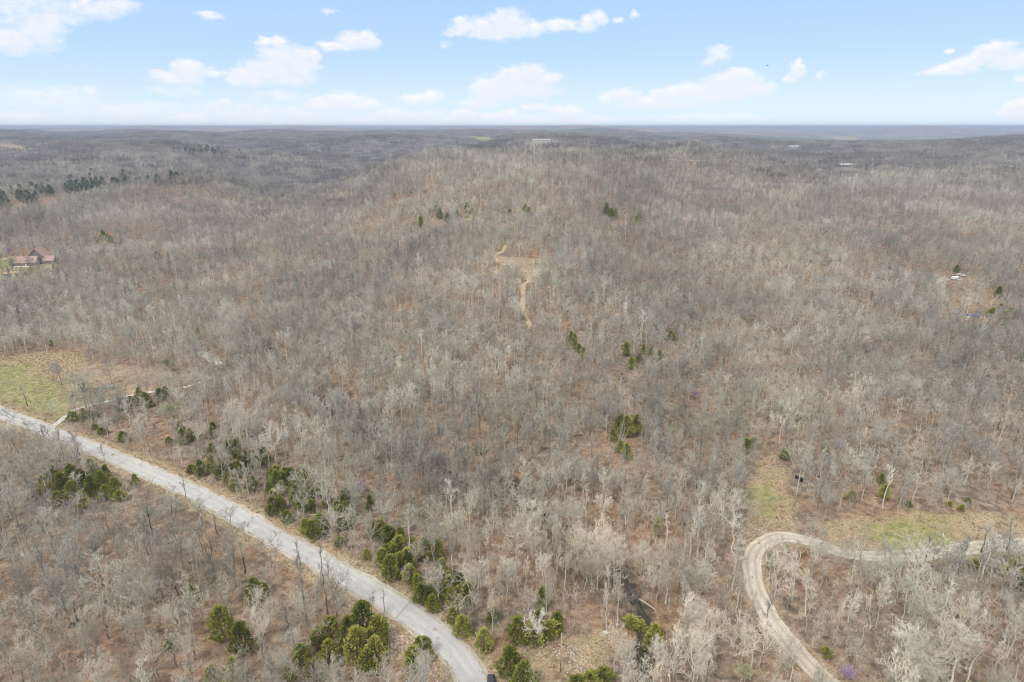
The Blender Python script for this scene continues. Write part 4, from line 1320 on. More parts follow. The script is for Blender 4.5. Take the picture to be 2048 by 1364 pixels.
def build_car(name, loc, rz, label, paint, cat='car'):
    """An estate car, its nose towards -Y of its own axes."""
    c = empty(name, loc, rz, label, cat)
    b_ = MB()
    side = [(-2.4, .35), (2.35, .35), (2.42, .75), (2.38, 1.05), (-1.15, 1.05), (-2.2, .93), (-2.45, .7)]
    b_.prism(side, 'x', -.93, .93)
    b_.build('body', paint, c, False, .07)
    # cabin: tapered
    k = MB()
    lo = [(-.86, -1.25), (.86, -1.25), (.86, 2.3), (-.86, 2.3)]
    hi = [(-.68, -.45), (.68, -.45), (.66, 2.0), (-.66, 2.0)]
    k.add([(p[0], p[1], 1.055) for p in lo] + [(p[0], p[1], 1.70) for p in hi], [(0, 1, 5, 4), (1, 2, 6, 5), (2, 3, 7, 6), (3, 0, 4, 7), (4, 5, 6, 7), (3, 2, 1, 0)])
    k.build('cabin', M_GLASS, c)
    rf = MB()
    rf.add([(-.70, -.48, 1.70), (.70, -.48, 1.70), (.68, 2.06, 1.70), (-.68, 2.06, 1.70), (-.60, -.34, 1.77), (.60, -.34, 1.77), (.58, 1.95, 1.77), (-.58, 1.95, 1.77)],
           [(0, 3, 2, 1), (4, 5, 6, 7), (0, 1, 5, 4), (1, 2, 6, 5), (2, 3, 7, 6), (3, 0, 4, 7)])
    rf.build('roof', paint, c, False, .03)
    pl = MB()
    for sx_ in (-1, 1):
        for ya, yb in ((-1.28, -.47), (.35, .38), (1.35, 1.30), (2.32, 2.03)):
            pl.tube([(sx_ * .868, ya, 1.05), (sx_ * .69, yb, 1.71)], [.05, .045], 5)
    pl.build('pillars', paint, c)
    for sx_ in (-1, 1):
        m_ = MB(); m_.box(sx_ * 1.02 - .11, sx_ * 1.02 + .11, -1.0, -.86, 1.02, 1.18); m_.build('mirror', M_BLACK, c, False, .03)
        h_ = MB(); h_.box(sx_ * .66 - .2, sx_ * .66 + .2, -2.47, -2.38, .70, .86); h_.build('headlight', M_WHITE, c, False, .02)
        l_ = MB(); l_.box(sx_ * .78 - .1, sx_ * .78 + .1, 2.38, 2.45, .72, 1.0); l_.build('tail_light', M_REDROOF, c, False, .02)
        wheel(c, sx_ * .84, -1.5); wheel(c, sx_ * .84, 1.45)
    return c


LANDMARKS = {}
x, y, z = at(983, 1357)
build_car('parked_car', (x, y - 2.3, float(terrain(x, y - 2.3)) + .05), R(2), 'black parked car on the verge at the bottom edge where the paved road bends', M_CAR)
LANDMARKS['the black parked car'] = (x, y - 2)
CLEAR.append((x, y - 2, 4, 14, 5))

# far right clearing
x, y, z = at(1909, 560)
tra = empty('trailer', (x, y, z + .5), R(8), 'long white box trailer in the far clearing between bare trees', 'trailer')
b_ = MB(); b_.box(-2.6, 2.6, -1.1, 1.1, .35, 2.5); b_.build('body', M_WHITE, tra, False, .08)
dr = MB(); dr.box(2.603, 2.63, -.8, .8, .5, 2.3); dr.build('door', M_CREAM, tra)
wheel(tra, -.6, -1.0, .33, .22); wheel(tra, -.6, 1.0, .33, .22)
tb = MB(); tb.tube([(-2.6, 0, .45), (-3.6, 0, .45)], [.06, .06], 6); tb.build('drawbar', M_BLACK, tra)
CLEAR.append((x + 3, y + 6, 9, 22, 7))
for u, v, rz, lab in ((1916, 560, 70, 'white car parked just right of the white box trailer'), (1920, 551, 100, 'white car parked behind the box trailer, beside another'), (1927, 553, 95, 'white car parked furthest right behind the box trailer')):
    x, y, z = at(u, v)
    build_car('parked_car', (x, y, z + .08), R(rz), lab, M_WHITE)
x, y, z = at(1906, 555)
hp = empty('scrap_heap', (x, y, z), 0, 'dark jumbled scrap heap behind the white box trailer', 'heap')
b_ = MB()
for k in range(34):
    a, r_ = rg.uniform(0, 6.28), abs(rg.normal()) * 2.2
    px_, py_, pz_ = r_ * math.cos(a), r_ * math.sin(a), max(.15, 1.9 - r_ * .5) * rg.uniform(.1, 1)
    d = unit(rg.normal(size=3)) * rg.uniform(.5, 1.3)
    b_.tube([np.array([px_, py_, pz_]) - d, np.array([px_, py_, pz_]) + d], [rg.uniform(.1, .4)] * 2, 4, True)
b_.build('scrap', M_DARKBARK, hp)
x, y, z = at(1946, 633)
bl = empty('covered_trailer', (x, y, z), R(-14), 'long low trailer under a blue tarpaulin in the far right clearing', 'trailer')
b_ = MB(); b_.prism([(-1.1, .45), (1.1, .45), (1.1, 1.2), (.5, 1.65), (-.5, 1.65), (-1.1, 1.2)], 'x', -3.4, 3.4); b_.build('cover', M_BLUE, bl, False, .06)
b_ = MB(); b_.box(-3.2, 3.2, -.95, .95, .3, .44); b_.build('bed', M_BLACK, bl)
wheel(bl, -.4, -1.0, .33, .22); wheel(bl, -.4, 1.0, .33, .22)
CLEAR.append((x, y, 4, 14, 4))
for u, v, lab in ((1937, 635, 'white crate lying just below the blue covered trailer'), (1933, 640, 'white crate furthest below the blue covered trailer')):
    x, y, z = at(u, v)
    cr_ = empty('crate', (x, y, z), R(12), lab, 'crate')
    b_ = MB(); b_.box(-.9, .9, -.5, .5, 0, .8); b_.build('box', M_WHITE, cr_, False, .03)
    b_ = MB(); b_.box(-.95, .95, -.55, .55, .803, .88); b_.build('lid', M_CREAM, cr_, False, .02)
x, y, z = at(1662, 610)
b_ = MB(); b_.tube([(-1.9, 0, .35), (-.5, .2, .42), (.8, 0, .4), (2, -.3, .3)], [.32, .3, .26, .18], 7, True)
o = b_.build('fallen_log', M_PALE, None, True); o.location = (x, y, z)
set_props(o, 'short white fallen log far off between the bare trees', 'log')

# ------------------------------------------------------------------ utility poles and wires
x1, y1, z1 = at(1121, 1343)
pole = empty('utility_pole', (x1, y1, z1), 0, 'tan wooden utility pole in the straw clearing near the bottom edge', 'pole')
PH = 11.4
mb = MB(); mb.tube([(0, 0, -.5), (0, 0, PH)], [.17, .12], 9, True); mb.build('shaft', M_POLE, pole, True)
mb = MB(); mb.tube([(0, 0, PH), (0, 0, PH + .18), (0, 0, PH + .36)], [.045, .09, .05], 8, True)
mb.build('insulator', M_WHITE, pole, True)
mb = MB(); mb.tube([(.12, 0, PH - 1.2), (.55, .1, PH - 1.05)], [.04, .04], 6, True); mb.tube([(.55, .1, PH - 1.1), (.55, .1, PH - .85)], [.09, .06], 8, True)
mb.build('bracket', M_METAL, pole)
x2, y2, z2 = at(1589, 1012)
pole2 = empty('utility_pole', (x2, y2, z2), 0, 'grey utility pole with black transformer cans beside the straw lane', 'pole')
mb = MB(); mb.tube([(0, 0, -.5), (0, 0, 12.6)], [.18, .12], 9, True); mb.build('shaft', M_POLEPALE, pole2, True)
for ax, ay, zz in ((-.85, .2, 11.5), (.8, -.3, 10.7), (-.1, .75, 11.1)):
    mb = MB(); mb.tube([(ax, ay, zz - .75), (ax, ay, zz - .68), (ax, ay, zz + .68), (ax, ay, zz + .75)], [.42, .52, .52, .4], 14, True)
    mb.tube([(0, 0, zz), (ax, ay, zz)], [.06, .06], 6)
    t_ = mb.build('transformer', M_BLACK, pole2, True)
    bsh = MB(); bsh.tube([(ax, ay, zz + .75), (ax, ay, zz + 1.1)], [.07, .04], 8, True); bsh.build('bushing', M_CREAM, t_)
mb = MB(); mb.box(-1.0, 1.0, -.2, -.08, 11.95, 12.1); mb.build('crossarm', M_POLEPALE, pole2)
for ax in (-.9, .9):
    mb = MB(); mb.tube([(ax, -.14, 12.1), (ax, -.14, 12.2), (ax, -.14, 12.35)], [.04, .09, .05], 8, True); mb.build('insulator', M_WHITE, pole2)
mb = MB()
for ax in (-.28, .3, .5): mb.tube([(ax, -.1, 6.9), (ax, -.1, 9.6)], [.05, .05], 6, True)
mb.build('conduit', M_METAL, pole2)
x3, y3, z3 = at(2105, 1068)
pole3 = empty('utility_pole', (x3, y3, z3), 0, 'utility pole beyond the frame edge past the gravel road', 'pole')
mb = MB(); mb.tube([(0, 0, -.5), (0, 0, 11.5)], [.17, .12], 9, True); mb.build('shaft', M_POLEPALE, pole3, True)
mb = MB(); mb.tube([(0, 0, 11.5), (0, 0, 11.8)], [.09, .05], 8, True); mb.build('insulator', M_WHITE, pole3)


def wire(a, b, sag, label, r=.022):
    a, b = np.array(a), np.array(b)
    pts = [a * (1 - q) + b * q - np.array([0, 0, sag * 4 * q * (1 - q)]) for q in np.linspace(0, 1, 25)]
    mb = MB(); mb.tube(pts, [r] * 25, 4)
    return set_props(mb.build('power_line', M_WIRE, None), label, 'wire')


wire((x1, y1, z1 + PH + .36), (x2, y2, z2 + 12.3), 2.2, 'upper overhead wire running between the two utility poles')
wire((x1 + .55, y1 + .1, z1 + PH - .85), (x2, y2, z2 + 10.3), 2.4, 'lower overhead wire running between the two utility poles')
wire((x2, y2 - .14, z2 + 12.35), (x3, y3, z3 + 11.8), 1.6, 'upper wire along the woods edge above the grassy strip', .026)
wire((x2, y2, z2 + 10.3), (x3, y3, z3 + 9.6), 1.7, 'lower wire along the woods edge above the grassy strip', .03)
LANDMARKS['the utility pole in the straw clearing'] = (x1, y1)
LANDMARKS['the transformer pole'] = (x2, y2)
CLEAR.append((x1, y1, 2.0, 10, 1)); CLEAR.append((x2, y2, 2.6, 14, 1.5))

# ------------------------------------------------------------------ rocks, logs, brush pile


def rock_mesh(seed, sx_, sy_, sz_):
    import bmesh
    bm = bmesh.new()
    bmesh.ops.create_icosphere(bm, subdivisions=3, radius=1.0)
    off = Vector((seed * 7.3, seed * 3.1, seed))
    for v in bm.verts:
        n = mnoise.noise(v.co * 1.3 + off) * .35 + mnoise.noise(v.co * 3.1 + off) * .14
        v.co *= 1 + n
        v.co.x *= sx_; v.co.y *= sy_; v.co.z *= sz_
    me = bpy.data.meshes.new('boulder'); bm.to_mesh(me); bm.free()
    me.materials.append(M_ROCK)
    return me


def boulder(u, v, s_, label, seed):
    x, y, z = at(u, v)
    o = bpy.data.objects.new('boulder', rock_mesh(seed, *s_)); COL.objects.link(o)
    o.location = (x, y, z + .1); o.rotation_euler = (0, 0, R(seed * 40))
    set_props(o, label, 'rock')
    return x, y


LANDMARKS['the boulder outside the gravel bend'] = boulder(1485, 1086, (1.5, .7, .5), 'pale boulder on the brown slope just outside the gravel hairpin', 1)
boulder(1416, 1144, (1.6, .8, .4), 'larger flat white slab among leaves left of the gravel bend', 2)
boulder(1424, 1150, (.9, .6, .35), 'smaller white slab against a larger one left of the gravel bend', 3)
boulder(1211, 1266, (.9, .6, .4), 'greenish-white rock at the woods edge right of the utility pole', 4)
boulder(866, 495, (2.4, 1.2, .8), 'white rock outcrop on the middle hillside, left of the straw track', 5)
boulder(907, 502, (1.6, .9, .6), 'smaller white rock outcrop on the hillside left of the straw track', 6)
boulder(1128, 456, (3.0, .6, .5), 'pale rock ledge high on the middle hillside', 7)


def log(u, v, L, r, rz, mat, label):
    x, y, z = at(u, v)
    mb = MB()
    n = 6
    mb.tube([(L * (q - .5), .12 * L * math.sin(q * 3) * .3, r * .9 + .05 * math.sin(q * 9)) for q in np.linspace(0, 1, n)], [r * (1 - .55 * q) for q in np.linspace(0, 1, n)], 8, True)
    o = mb.build('fallen_log', mat, None, True)
    zz = float(terrain(x, y))
    o.location = (x, y, zz); o.rotation_euler = (0, 0, rz)
    set_props(o, label, 'log')
    return x, y


LANDMARKS['the white log below the road'] = log(608, 1204, 6.5, .17, R(12), M_PALE, 'fallen white log on the lower side of the paved road near the road bank')
LANDMARKS['the fallen log by the creek'] = log(1015, 1003, 7, .3, R(-35), M_LOG, 'thick tan fallen log beside the creek below the white sycamore')
log(1396, 1166, 5, .12, R(8), M_LOG, 'thin fallen trunk lying on brown leaves left of the gravel bend')
log(1300, 1215, 8, .3, R(-50), M_LOG, 'broad tan fallen trunk lying along the creek ravine')
log(1575, 992, 6, .1, R(40), M_LOG, 'thin fallen pole on the straw lane below the transformer pole')
log(640, 1031, 7, .1, R(-6), M_PALE, 'thin white fallen stem across the bank right of the paved road')
log(365, 895, 8, .1, R(4), M_PALE, 'long thin fallen stem below the dark cedars near the driveway')
log(350, 1165, 5, .14, R(-25), M_LOG, 'fallen grey stem among brown leaves in the lower woods')

x, y, z = at(222, 776)
bp = empty('brush_pile', (x, y, z), R(6), 'grey heap of cut logs and branches in the brown clearing', 'brush pile')
mb, mb2 = MB(), MB()
for k in range(60):
    px_, py_ = rg.normal() * 2.8, rg.normal() * .9
    zz = max(.15, 1.5 - abs(px_) * .3 - abs(py_) * .3) * rg.uniform(.1, 1)
    a = rg.normal() * .45
    L = rg.uniform(1.2, 3.4)
    d = np.array([math.cos(a), math.sin(a), rg.normal() * .12]) * L
    (mb if k % 3 == 0 else mb2).tube([np.array([px_, py_, zz]) - d, np.array([px_, py_, zz + .1]), np.array([px_, py_, zz]) + d], [.16, .14, .08] if k % 3 == 0 else [.08, .07, .03], 5, True)
mb.build('logs', M_LOG, bp); mb2.build('branches', M_TRUNK, bp)
LANDMARKS['the brush pile'] = (x, y)
CLEAR.append((x, y, 7, 9, 4))

# a bird high over the woods
u_, v_ = 1535, 131
dv = np.array([(u_ - 1024) / F_PX, math.cos(PITCH) + (682 - v_) / F_PX * math.sin(PITCH), -math.sin(PITCH) + (682 - v_) / F_PX * math.cos(PITCH)])
bpz = dv * 42 + np.array([0, 0, CAM_H])
mb = MB()
mb.tube([(0, -.14, 0), (0, -.08, .02), (0, 0, .02), (0, .07, .015), (0, .11, .02), (0, .14, .015)], [.008, .022, .035, .03, .02, .004], 8, True)
mb.add([(.02, .05, .03), (.10, .08, .07), (.19, .02, .05), (.10, -.02, .065), (.02, -.05, .025)], [(0, 1, 2, 3, 4)])
mb.add([(-.02, .05, .03), (-.10, .08, .07), (-.19, .02, .05), (-.10, -.02, .065), (-.02, -.05, .025)], [(4, 3, 2, 1, 0)])
mb.add([(0, -.12, .01), (.04, -.2, .01), (-.04, -.2, .01)], [(0, 1, 2)])
mb.v = [(a * .5, b_ * .5, c * .5) for a, b_, c in mb.v]
o = mb.build('bird', M_DARKBARK, None); o.location = tuple(bpz); o.rotation_euler = (0, 0, R(60))
set_props(o, 'tiny dark bird in flight against the blue sky', 'bird')

# ------------------------------------------------------------------ the woods: nearest trees one by one, the rest scattered
for u_, v_, hw_, fr_ in ((447, 1278, 3.5, 9), (487, 1304, 3.2, 9), (725, 1300, 7, 11), (700, 1300, 5, 10), (755, 1330, 5, 10), (1035, 1370, 5, 12), (830, 1338, 4, 10), (790, 1155, 4.5, 8), (850, 1210, 3.5, 7), (968, 1300, 3, 7), (150, 1000, 9, 9), (210, 1000, 7, 9), (1045, 1284, 6, 7), (625, 1076, 5, 7),
                         (510, 1200, 3, 8), (384, 1205, 1.8, 7), (1255, 875, 5, 9), (1652, 1312, 2, 8), (1692, 1368, 3, 8), (1680, 905, 3, 9), (660, 1300, 4, 8), (607, 1335, 3, 8), (555, 1030, 4, 7), (475, 925, 3, 7), (375, 888, 4, 8), (290, 815, 6, 8), (1150, 700, 5, 15), (1166, 722, 4, 12), (1252, 715, 5, 14), (1264, 738, 6, 14), (1290, 712, 4, 12), (1342, 678, 5, 14), (1242, 766, 4, 10), (1215, 436, 10, 24), (1275, 448, 7, 20), (885, 442, 9, 24), (937, 440, 7, 24), (842, 456, 5, 20), (1050, 430, 7, 20), (1020, 440, 4, 18), (315, 512, 7, 18), (214, 482, 8, 20), (2000, 634, 10, 14), (1994, 596, 5, 12), (960, 908, 4, 8), (400, 676, 4, 12), (1320, 722, 3, 10), (1490, 905, 4, 8), (1764, 990, 4, 9)):
    a_ = at(u_, v_)
    CLEAR.append((a_[0], a_[1], hw_, fr_, 2.5))
for _, a_, b_ in COLOURED:
    CLEAR.append((a_, b_, 3.5, 9 if b_ < 350 else 22, 2))
for p_ in TRAIL[::3]:
    CLEAR.append((float(p_[0]), float(p_[1]), 2.6, 15, 2))
a_ = at(958, 280); CLEAR.append((a_[0], a_[1], 60, 230, 40))
for px0, py0, a_, b_ in POCKET_XY:
    CLEAR.append((px0, py0, a_ * .8, 8, 2.5))
N_NEAR = 300 - len(special)
tx, ty = jitter(0, 96, 470, 5.3, .95, 11)
rgc = np.random.default_rng(55)
qq = rgc.uniform(0, 8, 150); i0_ = qq.astype(int); f_ = (qq - i0_)[:, None]
CA = np.array(CREEK)
cp_ = CA[i0_ + 1] * (1 - f_) + CA[i0_ + 2] * f_ + rgc.normal(size=(150, 2)) * 7.0
tx, ty = np.concatenate([tx, cp_[:, 0]]), np.concatenate([ty, cp_[:, 1]])
dens = np.array([mnoise.noise(Vector((a / 40.0, b / 40.0, 3.3))) for a, b in zip(tx, ty)])
keep = ~blocked(tx, ty)
keep &= ~(half_open(tx, ty) & (np.random.default_rng(5).uniform(size=len(tx)) < .72))
keep &= ~keep_off(tx, ty, np.zeros(len(tx), bool))
keep &= dens > -.45
size_f = np.array([mnoise.noise(Vector((a / 26.0, b / 26.0, 8.8))) for a, b in zip(tx, ty)]) * .3 + .16 * np.exp(-(seg_dist(tx, ty, CREEK)[0] / 22.0) ** 2)
sp_xy = np.array([(a, b) for _, a, b in special])
for a, b in sp_xy:
    keep &= np.hypot(tx - a, ty - b) > 3.0
for a, b in cedar_xy:
    keep &= np.hypot(tx - a, ty - b) > 2.0
# the strip of brush between the paved road and the driveway stays thin
thin = (line_dist(tx, ty, ROAD, 40) < 16) & (tx < -60)
keep &= ~(thin & (np.random.default_rng(6).uniform(size=len(tx)) < .6))
tx, ty, size_f = tx[keep], ty[keep], size_f[keep]
tz = terrain(tx, ty)
uv = np.array([project(a, b, c) for a, b, c in zip(tx, ty, tz)])
uvt = np.array([project(a, b, c + 12) for a, b, c in zip(tx, ty, tz)])
inview = (uv[:, 0] > -10) & (uv[:, 0] < 2058) & (uvt[:, 1] < 1372)
order = np.argsort(np.where(inview, np.hypot(tx, ty), 1e9))
near_idx = order[:N_NEAR]
rg = np.random.default_rng(77)
generic = []
for i in near_idx:
    k = int(rg.choice(15, p=[.07, .06, .07, .06, .09, .08, .08, .08, .05, .05, .07, .07, .06, .05, .06]))
    tm, cm, look = NEAR[k]
    s_ = min(1.22, max(.5, rg.uniform(.72, 1.12) + size_f[i]))
    t = add_tree('bare_tree', tx[i], ty[i], tm, cm, (s_ * rg.uniform(.9, 1.12),) * 2 + (s_,), rg.uniform(0, 6.28), (rg.normal() * .045, rg.normal() * .045))
    generic.append((t, tx[i], ty[i], look))

# words that single out one tree: how close it stands to something that can be found
LANDMARKS.update({'the white sycamore': tuple(at(1086, 1008)[:2]), 'the arching sycamore': tuple(at(1148, 1092)[:2]), 'the dead snag': (snag.location.x, snag.location.y)})
for u, v, nm in ((808, 1226, 'the dark joint across the paved road'), (1510, 1100, 'the tip of the gravel hairpin'), (1653, 1310, 'the small shrub inside the gravel bend'), (1692, 1368, 'the roadside purple redbud'),
                 (447, 1278, 'the solitary olive cedar'), (384, 1205, 'the thin cedar in the lower woods'), (510, 1200, 'the twin cedars in the lower woods'), (728, 1268, 'the big cedar cluster'), (828, 1338, 'the cedars inside the road bend'),
                 (1034, 1282, 'the cedars behind the utility pole'), (968, 1300, 'the round cedar by the road bend'), (845, 1206, 'the cedars next to the road joint'), (783, 1158, 'the tall bushy roadside cedar'), (628, 1076, 'the dense cedars halfway along the road'),
                 (1308, 1290, 'the slim cedar in the creek bottom'), (1544, 1116, 'the shrub in the crook of the hairpin'), (1083, 1225, 'the slender cedar over the clearing'), (762, 1072, 'the lone rounded cedar right of the road'), (2030, 1160, 'the dark cedars at the frame edge'),
                 (1808, 1335, 'the wide oak inside the gravel bend'), (1848, 1135, 'the dark tree against the gravel road'), (150, 985, 'the cedar thicket left of the road'), (310, 1082, 'the dark straight trunk in the lower woods'), (490, 1146, 'the black trunk foot'),
                 (165, 1270, 'the dark-footed corner tree'), (545, 1268, 'the white-branched tree by the olive cedars'), (1400, 1268, 'the twisted sycamore'), (1310, 1340, 'the pale tree at the straw clearing'), (1655, 1360, 'the bottom end of the gravel road'), (0, 1364, 'the lower left picture corner'),
                 (2048, 1364, 'the lower right picture corner'), (600, 1364, 'the picture bottom under the olive cedars'), (240, 1364, 'the picture bottom left of the olive cedars'), (1400, 1364, 'the picture bottom between creek and gravel'), (1850, 1364, 'the picture bottom right of the gravel'), (0, 1160, 'the left picture edge below the thicket'),
                 (2048, 1250, 'the right picture edge below the gravel'), (1211, 1266, 'the greenish rock'), (1300, 1215, 'the fallen trunk in the ravine'), (348, 1042, 'the slim dark tree on the road bank'), (1416, 1144, 'the flat white slab'), (640, 1031, 'the thin white stem right of the road')):
    LANDMARKS[nm] = tuple(at(u, v)[:2])
_ONES = 'first second third fourth fifth sixth seventh eighth ninth'.split()
_TEENS = 'tenth eleventh twelfth thirteenth fourteenth fifteenth sixteenth seventeenth eighteenth nineteenth'.split()
ORD = ['nearest'] + [w + ' nearest' for w in _ONES[1:] + _TEENS]
for tens, whole in (('twenty', 'twentieth'), ('thirty', 'thirtieth'), ('forty', 'fortieth'), ('fifty', 'fiftieth'), ('sixty', 'sixtieth')):
    ORD += [whole + ' nearest'] + [tens + '-' + w + ' nearest' for w in _ONES]


def rank_labels(objs, others, text, group, cat, marks):
    """Give every object of OBJS a label by its rank of closeness to the landmark that ranks it best. OTHERS count in the ranks too."""
    P = np.array([(x, y) for _, x, y, _ in objs] + [(x, y) for x, y in others])
    names = list(marks)
    D = np.stack([np.hypot(P[:, 0] - marks[n][0], P[:, 1] - marks[n][1]) for n in names], 1)
    rk = np.argsort(np.argsort(D, axis=0), axis=0)
    for nm in names:
        assert len(nm.replace('-', ' ').split()) <= 9, nm
    for i, (o, x, y, look) in enumerate(objs):
        j = int(np.argmin(rk[i] * 1000 + D[i]))
        r = int(rk[i, j])
        if r >= len(ORD): print('rank too far', o.name, r, names[j])
        w = ORD[min(r, len(ORD) - 1)]
        set_props(o, text.format(look=look, rank=w, mark=names[j]), cat, group)


rank_labels(generic, [(a, b) for _, a, b in special], '{look} bare tree, {rank} to {mark}', 'bare trees of the near woods', 'tree', LANDMARKS)
CMARKS = {k: v for k, v in LANDMARKS.items() if 'cedar' not in k and 'shrub' not in k}
for u, v, nm in ((60, 825, 'the left end of the paved road'), (147, 822, 'the mouth of the driveway'), (270, 790, 'the middle of the driveway'), (437, 735, 'the white gravel turnaround'), (349, 852, 'the green budding tree by the driveway'), (250, 905, 'the paved road beside the thicket'), (440, 990, 'the far middle of the paved road'),
                 (160, 919, 'the last dark tree of three on the verge'), (97, 905, 'the first dark tree of three on the verge'), (1050, 562, 'the bend of the straw track'), (1530, 1000, 'the green patch of the straw lane'), (1820, 1070, 'the green grassy strip'), (1680, 905, 'the bright purple redbud'), (1356, 838, 'the pale budding tree right of the snag'),
                 (1945, 632, 'the blue covered trailer'), (1909, 558, 'the white box trailer'), (52, 532, 'the red-roofed house'), (592, 418, 'the lone budding tree on the hill flank'), (822, 398, 'the budding row under the hill brow'), (866, 495, 'the white rock outcrop'), (1128, 456, 'the pale rock ledge'), (1150, 700, 'the middle woods above the snag'),
                 (560, 1010, 'the pale tree halfway up the road'), (700, 1075, 'the broad pale tree beside the road'), (378, 462, 'the small yellowish budding tree'), (1765, 1016, 'the white-trunked tree at the grassy strip'), (1895, 1008, 'the forked white trunk'), (335, 858, 'the pale tree by the driveway'), (1492, 660, 'the pale budding tree right of the hill'), (365, 895, 'the long thin stem below the driveway'), (655, 832, 'the lilac redbud right of the driveway')):
    CMARKS[nm] = tuple(at(u, v)[:2])


def cedar_look(o, h, w):
    return 'slim upright' if h / w > 1.75 else ('low bushy' if h / w < 1.2 else 'rounded olive')


rank_labels([(o, o.location.x, o.location.y, cedar_look(o, h, w)) for o, (_, _, w, h, *ww) in zip(all_cedars, CEDARS)], [], '{look} green cedar, {rank} to {mark}', 'green cedars scattered through the bare woods', 'cedar', CMARKS)
PMARKS = {nm: tuple(at(u, v)[:2]) for u, v, nm in ((-20, 420, 'the left picture edge on the far slope'), (250, 372, 'the right end of the evergreen band'), (380, 312, 'the left end of the upper evergreen patch'), (480, 312, 'the right end of the upper evergreen patch'), (60, 400, 'the middle of the evergreen band'), (150, 385, 'the brow above the evergreen band'), (310, 372, 'the thin tail of the evergreen band'), (955, 280, 'the far green field'), (592, 418, 'the lone budding tree on the hill flank'), (110, 410, 'the front of the evergreen band'), (208, 478, 'the cedars in the valley woods'))}
rank_labels([(o, o.location.x, o.location.y, 'dark') for o in far_green], [], '{look} pine, {rank} to {mark}', 'dark pines on the far slopes', 'pine', PMARKS)

# the rest of the woods, to about a kilometre, as one scattered mass
rest = np.ones(len(tx), bool); rest[near_idx] = False
fx, fy = jitter(0, 470, 1300, 6.2, .96, 12)
k2 = ~blocked(fx, fy) & ~keep_off(fx, fy, np.zeros(len(fx), bool)) & ~(half_open(fx, fy) & (np.random.default_rng(8).uniform(size=len(fx)) < .75))
k2 &= np.random.default_rng(41).uniform(size=len(fx)) > sstep(860, 1300, fy)
fx, fy = fx[k2], fy[k2]
ax_, ay_ = np.concatenate([tx[rest], fx]), np.concatenate([ty[rest], fy])
rgf = np.random.default_rng(31)
n = len(ax_)
scatter('forest', proto_collection('hillside_trees', MID), np.stack([ax_, ay_, terrain(ax_, ay_) - .05], 1), rgf.integers(0, len(MID), n), rgf.uniform(0, 6.28, n), np.clip(rgf.uniform(.76, 1.18, n) + np.concatenate([size_f[rest], np.array([mnoise.noise(Vector((a / 45.0, b / 45.0, 8.8))) for a, b in zip(fx, fy)]) * .35]), .5, 1.45), 'leafless grey-brown woodland covering the hillsides', 'forest')
gx_, gy_ = jitter(0, 880, 5600, 29.5, .98, 13)
k3 = ~blocked(gx_, gy_) & ~keep_off(gx_, gy_, np.zeros(len(gx_), bool))
k3 &= np.random.default_rng(42).uniform(size=len(gx_)) < .12 + .88 * sstep(900, 1180, gy_)
gx_, gy_ = gx_[k3], gy_[k3]
# big groups may not lap over what is kept open beside them
n = len(gx_)
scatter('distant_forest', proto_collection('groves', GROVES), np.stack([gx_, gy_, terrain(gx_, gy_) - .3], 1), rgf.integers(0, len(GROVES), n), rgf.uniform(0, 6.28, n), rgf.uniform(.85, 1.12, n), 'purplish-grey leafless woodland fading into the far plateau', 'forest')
print('tops', float(np.max(terrain(fx, fy))), float(Z.max()))
print('woods:', len(generic), len(ax_), len(gx_))

# saplings and brush
SAPS = []
for k in range(6):
    rgs = np.random.default_rng(900 + k)
    mb = MB()
    for q in range(rgs.integers(2, 6)):
        a, h_ = rgs.uniform(0, 6.28), rgs.uniform(1.6, 4.6)
        p0 = np.array([rgs.normal() * .35, rgs.normal() * .35, -.1])
        d = np.array([math.cos(a) * .3, math.sin(a) * .3, 1])
        pts = [p0 + d * h_ * s_ + rgs.normal(size=3) * .09 * h_ * s_ for s_ in (0, .35, .7, 1)]
        mb.tube(pts, [.032, .026, .018, .01], 3)
        for z_ in range(11):
            i = int(rgs.integers(1, 4))
            b0 = pts[i]
            dd = unit(rgs.normal(size=3) + np.array([0, 0, .9])) * rgs.uniform(.5, 1.3)
            mb.tube([b0, b0 + dd * .5 + rgs.normal(size=3) * .07, b0 + dd], [.018, .014, .009], 3)
    SAPS.append(join_mesh('sapling', [(mb, M_TWIG)]))
ux, uy = jitter(0, 96, 430, 3.3, .8, 14)
k4 = ~blocked(ux, uy, -1.2) & ~keep_off(ux, uy, np.zeros(len(ux), bool)) & ~(half_open(ux, uy) & (np.random.default_rng(9).uniform(size=len(ux)) < .5))
ux, uy = ux[k4], uy[k4]; n = len(ux)
scatter('undergrowth', proto_collection('saplings', SAPS), np.stack([ux, uy, terrain(ux, uy)], 1), rgf.integers(0, 6, n), rgf.uniform(0, 6.28, n), rgf.uniform(.5, 1.25, n), 'thin leafless saplings and brush filling the gaps between the trees', 'undergrowth')

# sticks on the forest floor
STICKS = []
for k in range(4):
    rgs = np.random.default_rng(950 + k)
    mb = MB()
    L = rgs.uniform(1.2, 3.6)
    mb.tube([(-L / 2, 0, .1), (0, rgs.normal() * .15, .12), (L / 2, rgs.normal() * .3, .14)], [.07, .06, .03], 4, True)
    mb.tube([(0, 0, .12), (L * .3, rgs.normal() * .6, .25)], [.04, .02], 3)
    STICKS.append(join_mesh('stick', [(mb, M_PALE if k < 2 else M_LOG)]))
kx, ky = jitter(0, 96, 330, 6.0, .55, 15)
k5 = ~blocked(kx, ky, -1); kx, ky = kx[k5], ky[k5]; n = len(kx)
scatter('fallen_branches', proto_collection('sticks', STICKS), np.stack([kx, ky, terrain(kx, ky)], 1), rgf.integers(0, 4, n), rgf.uniform(0, 6.28, n), rgf.uniform(.5, 1.3, n), 'pale fallen branches strewn over the leaf litter', 'branches')

# grass: dry straw tufts and green tufts


